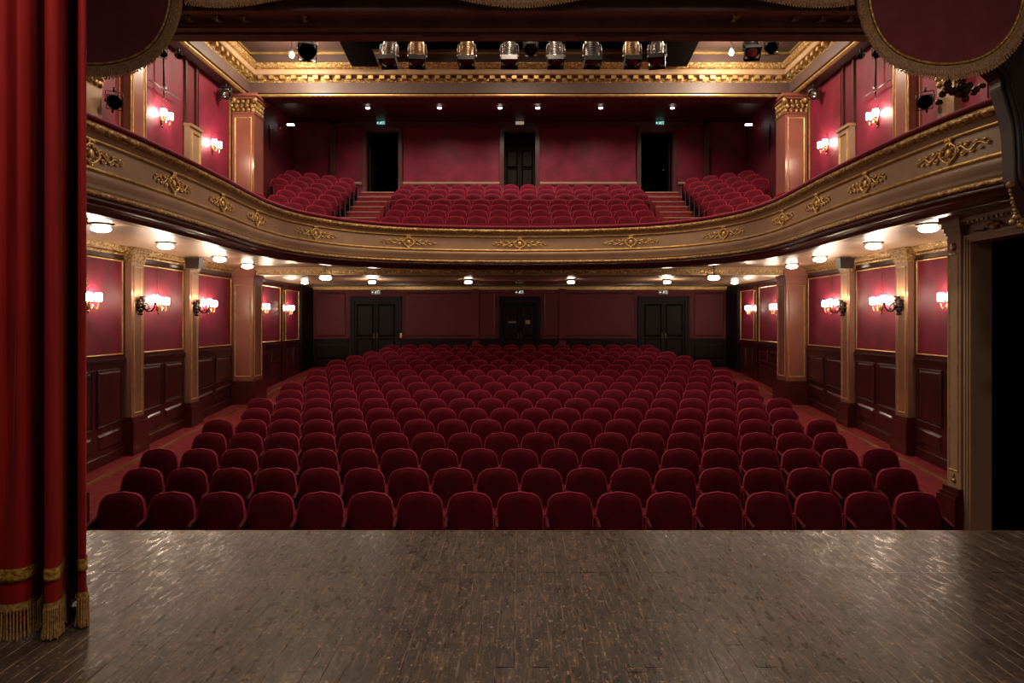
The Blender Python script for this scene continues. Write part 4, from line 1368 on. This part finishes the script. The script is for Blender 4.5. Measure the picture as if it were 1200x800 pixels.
# ------------------------------------------------------------------ valance with scallops
def valance(name, pts, ztop, label, y=5.80, fr=.115, dull=True):
    """pts: lower edge of the cloth, from left to right"""
    x0 = (pts[0][0] + pts[-1][0]) / 2
    root = empty(name, (x0, y, min(p[1] for p in pts) - fr))
    tag(root, label, 'valance')
    n = len(pts)
    cs = []
    cl = sum(p[0] for p in pts) / n
    def nrm(i):
        a, c = Vector(pts[max(i - 1, 0)]), Vector(pts[min(i + 1, n - 1)])
        d = (c - a).normalized()
        return Vector((d.y, -d.x))                 # outward: down, for left to right
    # cloth: columns from edge to the top
    b = MB()
    rowsn = 8
    for (yy, sg) in ((0.0, 1), (.02, -1)):
        o_ = len(b.v)
        vs = []
        for i, p in enumerate(pts):
            for r in range(rowsn + 1):
                t = r / rowsn
                z = p[1] + (ztop - p[1]) * t
                vs.append((p[0], yy + .012 * math.sin(p[0] * 9 + z * 2) * t, z))
        fs = []
        for i in range(n - 1):
            for r in range(rowsn):
                fs.append((i * (rowsn + 1) + r, (i + 1) * (rowsn + 1) + r, (i + 1) * (rowsn + 1) + r + 1, i * (rowsn + 1) + r + 1))
        b.add(vs, fs)
    k0 = n * (rowsn + 1)
    for i in range(n - 1):
        a, c = i * (rowsn + 1), (i + 1) * (rowsn + 1)
        b.f.append((a, c, k0 + c, k0 + a))
    off = -Vector((x0, 0, min(p[1] for p in pts) - fr))
    ob = b.build('cloth', 'valance', root, True); ob.location = off
    # braid cord and fringe heading, following the edge
    b = MB(); b.tube([(p[0] - nrm(i).x * .02, -.012, p[1] - nrm(i).y * .02) for i, p in enumerate(pts)], .011, 6)
    ob = b.build('gold_cord', 'braid', root, True); ob.location = off
    b = MB()
    vs, fs = [], []
    for i, p in enumerate(pts):
        q = nrm(i)
        for (o1, yy) in ((-.005, -.010), (.0, -.018), (fr * .62, -.020), (fr * .66, -.012), (fr * .66, .02), (-.005, .02)):
            vs.append((p[0] + q.x * o1, yy, p[1] + q.y * o1))
    for i in range(n - 1):
        for j in range(6):
            fs.append((i * 6 + j, (i + 1) * 6 + j, (i + 1) * 6 + (j + 1) % 6, i * 6 + (j + 1) % 6))
    b.add(vs, fs)
    ob = b.build('fringe_band', 'fringe_dull', root); ob.location = off
    b = MB()
    for i in range(n - 1):
        a, c = Vector(pts[i]), Vector(pts[i + 1])
        m = max(1, int((c - a).length / .010))
        for k in range(m):
            t = (k + .5) / m
            p = a + (c - a) * t
            q = nrm(i) * (1 - t) + nrm(i + 1) * t
            q = q * .55 + Vector((0, -1)) * .45
            l0, l1 = fr * .05, fr * random.uniform(.92, 1.06)
            b.tube([(p.x + q.x * l0, -.022, p.y + q.y * l0), (p.x + q.x * l1, -.020 + random.uniform(-.006, .006), p.y + q.y * l1)], [.0035, .0045], 4)
    ob = b.build('fringe_strands', 'fringe_dull', root); ob.location = off
    ob['kind'] = 'stuff'
    b = MB()
    for i in range(n - 1):
        a, c = Vector(pts[i]), Vector(pts[i + 1])
        m = max(1, int((c - a).length / .022))
        for k in range(m):
            t = (k + .5) / m
            p = a + (c - a) * t
            q = (nrm(i) * (1 - t) + nrm(i + 1) * t) * .55 + Vector((0, -1)) * .45
            b.ball((p.x + q.x * fr * 1.03, -.022, p.y + q.y * fr * 1.03), (.007, .007, .009), 5, 4)
    ob = b.build('fringe_tips', 'fringe', root); ob.location = off
    ob['kind'] = 'stuff'
    return root
sc = [(2.93, 5.2), (2.945, 4.62), (2.97, 4.45), (3.02, 4.31), (3.10, 4.19), (3.22, 4.095), (3.38, 4.035), (3.55, 4.01), (3.72, 4.015), (3.88, 4.05), (4.02, 4.12), (4.13, 4.22), (4.21, 4.34), (4.27, 4.50), (4.30, 4.70), (4.31, 5.2)]
sc = catmull(sc, 3)
valance('valance_scallop', sc, 5.25, 'dark maroon valance scallop with dull gold fringe above the doorway side')
valance('valance_scallop', [(-x, z) for (x, z) in sc[::-1]], 5.25, 'dark maroon valance scallop with dull gold fringe beside the red curtain')
midp = []
for i in range(61):
    x = -2.86 + 5.72 * i / 60
    midp.append((x, 4.72 - .088 * max(0.0, math.cos(x * 2 * PI / 2.56)) ** 1.3))
valance('valance_pelmet', midp, 5.25, 'maroon pelmet with gold fringe hanging between the two large scallops', y=5.86, fr=.10)

# dark shaped bracket at the corner of the proscenium
ed = [(1096, -60), (1112, 20), (1140, 78), (1158, 98), (1160, 110), (1166, 130), (1172, 155), (1174, 185), (1175, 212), (1180, 224), (1192, 245), (1210, 275), (1260, 340)]
Yb, Yk = 6.26, 6.40
pts = catmull([((px - 609) * Yk / 800, EYE + (376 - py) * Yk / 800) for (px, py) in ed], 4)
n = len(pts)
b = MB()
vs, fs = [], []
for (x, z) in pts:
    vs += [(x, Yb, z), (x, Yk, z), (5.36, Yb, z), (5.36, Yk, z)]
for i in range(n - 1):
    a, c = i * 4, (i + 1) * 4
    fs += [(a, c, c + 1, a + 1), (a, a + 2, c + 2, c), (a + 1, c + 1, c + 3, a + 3)]
b.add(vs, fs)
body = b.build('corner_bracket', 'bracket', pw)
body['label'] = 'dark wooden bracket curving out of the proscenium corner'
def insp(i, d):
    a, c = Vector(pts[max(i - 1, 0)]), Vector(pts[min(i + 1, n - 1)])
    t = (c - a).normalized()
    q = Vector(pts[i]) + Vector((-t.y, t.x)) * d
    return (q.x, q.y)
for (d, r) in ((.012, .014), (.055, .030), (.10, .013)):
    b = MB()
    b.tube([(insp(i, d)[0], Yb - .004, insp(i, d)[1]) for i in range(n)], r, 7)
    b.build('bracket_moulding', 'bracket', body, True)
b = MB()
for i in range(12, n):
    b.tube([(insp(i, .13)[0], Yb - .002, insp(i, .13)[1]), (5.36, Yb - .002, insp(i, .13)[1])], .012, 4)
b.ball(((1181 - 609) * Yb / 800, Yb - .03, EYE + 159 * Yb / 800), (.035, .035, .03), 8, 5)
for k in range(8):
    b.ball(((1182 + k - 609) * Yb / 800, Yb - .02, EYE + (152 - 4.5 * k) * Yb / 800), (.016, .016, .02), 6, 4)
for (dx, dz) in ((4, -38), (10, -42), (7, -48), (0, -44), (14, -50)):
    b.ball(((1185 + dx - 609) * Yb / 800, Yb - .02, EYE + (159 + dz) * Yb / 800), (.035, .03, .03), 7, 5)
b.v = b.v[(n - 12) * 8:]
b.f = [tuple(i - (n - 12) * 8 for i in f) for f in b.f if min(f) >= (n - 12) * 8]
b.build('gilt_drop', 'goldleaf', body, True)
b = MB()
rr = random.Random(11)
for k in range(40):
    b.ball((4.07 + rr.gauss(0, .075), 6.3 + rr.uniform(-.05, .10), 4.01 + rr.gauss(-.02, .04)), (rr.uniform(.02, .05), .03, rr.uniform(.02, .04)), 6, 4)
o = b.build('carved_foliage', 'oldbrass', pw, True)
o['label'] = 'dark gilded foliage clump under the valance'

# ------------------------------------------------------------------ stage spotlights on the lighting bar
def spot(name, x, y, z, mat, label, pitch=58, yaw=0, sc=1.0, group='spotlights on the lighting bar', yoke='steel', lens='redlens', drop=.22):
    o = empty(name, (x, y, z), math.radians(yaw))
    tag(o, label, 'spotlight', group)
    Rm = Matrix.Rotation(math.radians(90 + pitch), 4, 'X') @ Matrix.Scale(sc, 4)   # local +z of the lamp -> towards stage and down
    b = MB(); b.lathe([(.03, -.31), (.085, -.305), (.105, -.27), (.118, -.20), (.12, .04), (.13, .05), (.13, .075), (.11, .08)], Rm, 16)
    for k in range(4):
        b.lathe([(.121, -.17 + .04 * k), (.128, -.163 + .04 * k), (.121, -.155 + .04 * k)], Rm, 16)
    b.build('body', mat, o, True)
    b = MB()
    w = .135
    for (x0, x1, y0, y1) in ((-w, w, -w, -w + .012), (-w, w, w - .012, w), (-w, -w + .012, -w, w), (w - .012, w, -w, w)):
        b.box(x0, x1, y0, y1, .07, .155)
    b.v = [tuple(Rm @ Vector(p)) for p in b.v]
    b.build('hood', 'black', o)
    b = MB(); b.lathe([(.05, .10), (.118, .10), (.10, .115), (.03, .13)], Rm, 16)
    b.build('lens', lens, o, True)
    b = MB()
    k = sc
    b.tube([(-.145 * k, 0, 0), (-.15 * k, 0, .10 * k), (-.14 * k, 0, .19 * k), (0, 0, drop * k), (.14 * k, 0, .19 * k), (.15 * k, 0, .10 * k), (.145 * k, 0, 0)], .009, 6)
    b.tube([(-.16 * k, 0, 0), (-.12 * k, 0, 0)], .022, 8); b.tube([(.16 * k, 0, 0), (.12 * k, 0, 0)], .022, 8)
    b.tube([(0, 0, drop * k - .01), (0, 0, drop * k + .07)], .022, 6)
    b.build('yoke', yoke, o, True)
    return o
BARY = 12.0
BARZ = 6.88
bar = empty('lighting_bar', (0, BARY, BARZ))
tag(bar, 'black lighting bar hung below the ceiling carrying the spotlights', 'lighting bar')
b = MB(); b.tube([(-5.0, 0, 0), (5.0, 0, 0)], .028, 10); b.build('pipe', 'black', bar, True)
for x in (-4.4, -1.5, 1.5, 4.4):
    b = MB(); b.tube([(x, 0, .02), (x, 0, CFZ - BARZ)], .012, 6); b.build('hanger_rod', 'black', bar, True)
def wx(px, Y=BARY):
    return (px - 609) * Y / 800
sz = 6.50
specs = [(456, 'chrome', 'round dark-fronted aluminium spotlight at the curtain end of the bar', 70, -4), (489, 'bronzebody', 'bronze spotlight with yoke, second on the bar from the curtain side', 72, 6),
         (547, 'bronzebody', 'narrow bronze spotlight with glowing highlight, third on the bar from the curtain side', 74, 0), (597, 'chrome', 'pale aluminium spotlight before the bar middle, fourth from the curtain side', 73, 0),
         (651, 'chrome', 'pale aluminium spotlight past the bar middle, fifth from the curtain side', 73, 0), (694, 'black', 'black-bodied spotlight with long yoke on the bar', 76, 3),
         (741, 'bronzebody', 'bronze spotlight with red lens, second on the bar from the doorway side', 74, 0), (770, 'chrome', 'tilted aluminium spotlight at the doorway end of the bar', 64, -14)]
for (px, mt, lab, pt_, yw) in specs:
    spot('spotlight', wx(px), BARY, sz, mt, lab, pt_, yw, 1.08)
spot('spotlight', wx(622), BARY, 6.65, 'black', 'small all-black spotlight at the middle of the bar', 40, 0, .85, yoke='black', lens='black', drop=.18)
spot('spotlight', wx(360), BARY, 6.61, 'black', 'large round black spotlight beside the lit lamp on the curtain side', 35, 18, 1.15, yoke='steel', lens='void', drop=.165)
spot('spotlight', wx(881), BARY, 6.62, 'black', 'round dark spotlight beside the lit lamp on the doorway side', 52, -8, 1.0, yoke='black', lens='chrome', drop=.175)
spot('spotlight', wx(904), BARY, 6.66, 'black', 'small black spotlight at the doorway end, past the lit lamp', 30, -20, .8, yoke='black', lens='void', drop=.175)
# lit floods that wash the cornice
for px, py, s in ((342, 65, -1), (857, 62, 1)):
    Y = 16.3
    x, z = (px - 609) * Y / 800, EYE + (376 - py) * Y / 800
    o = empty('flood_lamp', (x, Y, z))
    tag(o, 'brightly lit flood lamp washing the cornice, %s' % SIDE[s], 'flood lamp', 'lit flood lamps')
    b = MB(); b.ball((0, 0, 0), .055, 10, 6); b.build('bulb', 'flood', o, True)
    b = MB(); b.lathe([(.03, .05), (.06, .06), (.07, .10), (.05, .16), (.02, .17)], n=12); b.tube([(0, 0, .16), (0, 0, CFZ - z)], .012, 6)
    b.build('lamp_holder', 'steel', o, True)
    ld = bpy.data.lights.new('flood', 'POINT'); ld.energy = 210; ld.color = (1, .83, .62); ld.shadow_soft_size = .12
    lo = bpy.data.objects.new('beam', ld); C.objects.link(lo); lo.parent = o; lo.location = (0, -.0, -.14)
# hatch flaps hanging at the ends of the ceiling slot
for s, cs in ((-1, ((397, 47), (432, 47), (443, 78), (412, 78))), (1, ((785, 47), (820, 47), (805, 78), (772, 78)))):
    b = MB()
    ys = (16.62, 16.62, 17.05, 17.05)
    q = [((px - 609) * Y / 800, Y, EYE + (376 - py) * Y / 800) for (px, py), Y in zip(cs, ys)]
    q2 = [(p[0], p[1] + .05, p[2] + .03) for p in q]
    b.hexa(q + q2)
    o = b.build('ceiling_hatch', 'void')
    tag(o, 'dark hatch flap hanging open at the ceiling slot, %s' % SIDE[s], 'hatch', 'ceiling hatches')

# small spots in the gallery
def mini(x, y, z, yaw, label, arm=None, pitch=25, sc=.55, mat='black', lens='void'):
    o = spot('gallery_spotlight', x, y, z, mat, label, pitch, yaw, sc, 'spotlights in the gallery', 'black', lens, .2)
    return o
for s in (-1, 1):
    o = mini(s * 6.98, 11.75, 5.62, s * -35, 'black spotlight on a short arm beside the near pilaster, %s' % SIDE[s], sc=.9, pitch=20)
    b = MB(); b.tube([(0, 0, -.02), (s * .19, -.10, -.06)] if False else [(0, 0, 0), (.0, .30, -.10)], .02, 6)
    b.build('arm', 'black', o, True)
    o = mini(s * 7.12, 16.55, 7.36, s * -20, 'grey spotlight under the cornice before the column, %s' % SIDE[s], sc=.85, pitch=30, mat='chrome', lens='chrome')
    # pole with clamps
    pl = empty('gallery_pole', (s * 7.22, 13.85, 4.0))
    tag(pl, 'thin lighting pole with cross bar on the gallery wall, %s' % SIDE[s], 'pole', 'gallery lighting poles')
    b = MB(); b.tube([(0, 0, 2.36), (0, 0, 3.62)], .02, 8); b.build('upright', 'bronze', pl, True)
    b = MB(); b.tube([(0, -.55, 2.55), (0, .62, 2.55)], .016, 6); b.tube([(s * -.02, 0, 2.5), (s * -.02, 0, 2.62)], .035, 8); b.build('cross_bar', 'steel', pl, True)
    mini(s * 7.08, 13.55, 7.15, s * -30, 'small black spotlight clamped to the gallery pole, %s' % SIDE[s], sc=.55)
    mini(s * 7.02, 14.05, 7.30, s * -50, 'tiny black spotlight beside the gallery pole, %s' % SIDE[s], sc=.42)
    # small wall light at the rear of the balcony
    o = empty('picture_light', (s * (WX - .0), 20.9, 7.86), PI / 2 if s < 0 else -PI / 2)
    tag(o, 'small lit swan-neck light on the rear balcony side wall, %s' % SIDE[s], 'wall lamp', 'swan-neck lights')
    b = MB(); b.tube([(0, 0, -.12), (0, -.05, -.16), (0, -.12, -.06), (0, -.18, .0), (0, -.24, .01)], .014, 6); b.ball((0, -.02, -.12), (.04, .02, .06), 7, 5)
    b.build('swan_neck', 'brass', o, True)
    b = MB(); b.tube([(0, -.24, .0), (0, -.44, -.01)], .03, 8); b.build('lamp_tube', 'down', o, True)
    # loudspeaker at the ceiling beside the second pilaster
    sp = empty('loudspeaker', (s * (WX - .36), 14.66, 3.09))
    tag(sp, 'small dark loudspeaker under the ceiling beside the pilaster, %s' % SIDE[s], 'loudspeaker', 'small loudspeakers')
    b = MB()
    b.hexa([(-.13, -.09, -.12), (.13, -.09, -.12), (.13, .09, -.12), (-.13, .09, -.12), (-.16, -.11, .11), (.16, -.11, .11), (.16, .11, .11), (-.16, .11, .11)])
    b.build('cabinet', 'black', sp)
    b = MB(); b.hexa([(-.11, -.105, -.09), (.11, -.105, -.09), (.11, -.09, -.09), (-.11, -.09, -.09), (-.13, -.122, .08), (.13, -.122, .08), (.13, -.10, .08), (-.13, -.10, .08)])
    b.build('grille', 'bronze', sp)

# ------------------------------------------------------------------ exit signs
def sign(x, y, z, face, pict, label, sc=1.0, lit=True, kind='man'):
    o = empty('exit_sign', (x, y, z))
    tag(o, label, 'sign', 'emergency exit signs')
    k = sc
    b = MB(); b.box(-.20 * k, .20 * k, -.05, .0, -.085 * k, .085 * k); b.build('sign_case', 'steel' if kind != 'cream' else 'beige', o)
    b = MB(); b.box(-.185 * k, .185 * k, -.056, -.049, -.07 * k, .07 * k); b.build('sign_face', face, o)
    b = MB()
    def bar(x0, z0, x1, z1, w):
        d = Vector((x1 - x0, z1 - z0)); n = Vector((-d.y, d.x)).normalized() * w / 2
        q = [(x0 - n.x, z0 - n.y), (x1 - n.x, z1 - n.y), (x1 + n.x, z1 + n.y), (x0 + n.x, z0 + n.y)]
        b.hexa([(a * k, -.060, c * k) for a, c in q] + [(a * k, -.055, c * k) for a, c in q])
    # running figure
    b.ball((.022 * k, -.058, .046 * k), (.014 * k, .004, .014 * k), 8, 4)
    bar(.012, .03, -.008, -.012, .022); bar(.012, .026, .045, .006, .011); bar(.006, .03, -.028, .02, .011)
    bar(-.008, -.012, .024, -.03, .013); bar(.024, -.03, .018, -.058, .012); bar(-.008, -.012, -.03, -.036, .013); bar(-.03, -.036, -.055, -.036, .012)
    # door and arrow
    bar(.085, -.058, .085, .056, .010); bar(.145, -.058, .145, .056, .010); bar(.08, .056, .15, .056, .010)
    bar(-.17, 0, -.09, 0, .014); bar(-.17, 0, -.135, .03, .012); bar(-.17, 0, -.135, -.03, .012)
    b.build('pictogram', pict, o)
    return o
sign(-4.48, BY - .11, 8.24, 'signgreen', 'signwhite', 'green lit exit sign above the open balcony doorway, curtain side', .72)
sign(0.0, BY - .11, 8.24, 'signcream', 'signgreen', 'cream exit sign above the middle balcony door', .72, kind='cream')
sign(4.53, BY - .11, 8.24, 'signgreen', 'signwhite', 'green lit exit sign above the open balcony doorway, doorway side', .72)
sign(-5.05, 24.0, 2.86, 'signdark', 'signwhite', 'dark exit sign above the stalls double door, curtain side', .80)
sign(0.0, 24.0, 2.86, 'signdark', 'signwhite', 'dark exit sign above the narrow middle stalls door', .80)
sign(5.05, 24.0, 2.86, 'signdark', 'signwhite', 'dark exit sign above the stalls double door, doorway side', .80)

# ------------------------------------------------------------------ fill lights over the stage (unseen fittings added on a batten above the proscenium opening)
bt = empty('stage_fill_batten', (0, 2.6, 5.6))
tag(bt, 'added unseen steel batten with fill lights above the stage', 'lighting bar')
b = MB(); b.tube([(-3.6, 0, 0), (3.6, 0, 0)], .025, 8); b.build('pipe', 'steel', bt, True)
for i, x in enumerate((-2.4, 0.0, 2.4)):
    b = MB(); b.box(x - .22, x + .22, -.14, .14, -.12, -.03); b.tube([(x, 0, -.03), (x, 0, .0)], .02, 6); b.build('fill_light_housing', 'black', bt)
    ld = bpy.data.lights.new('stage fill light', 'AREA'); ld.shape = 'RECTANGLE'; ld.size = .4; ld.size_y = .24; ld.energy = E_STAGE_FILL; ld.color = (1, .82, .68)
    lo = bpy.data.objects.new('beam', ld); C.objects.link(lo); lo.parent = bt; lo.location = (x, 0, -.125)
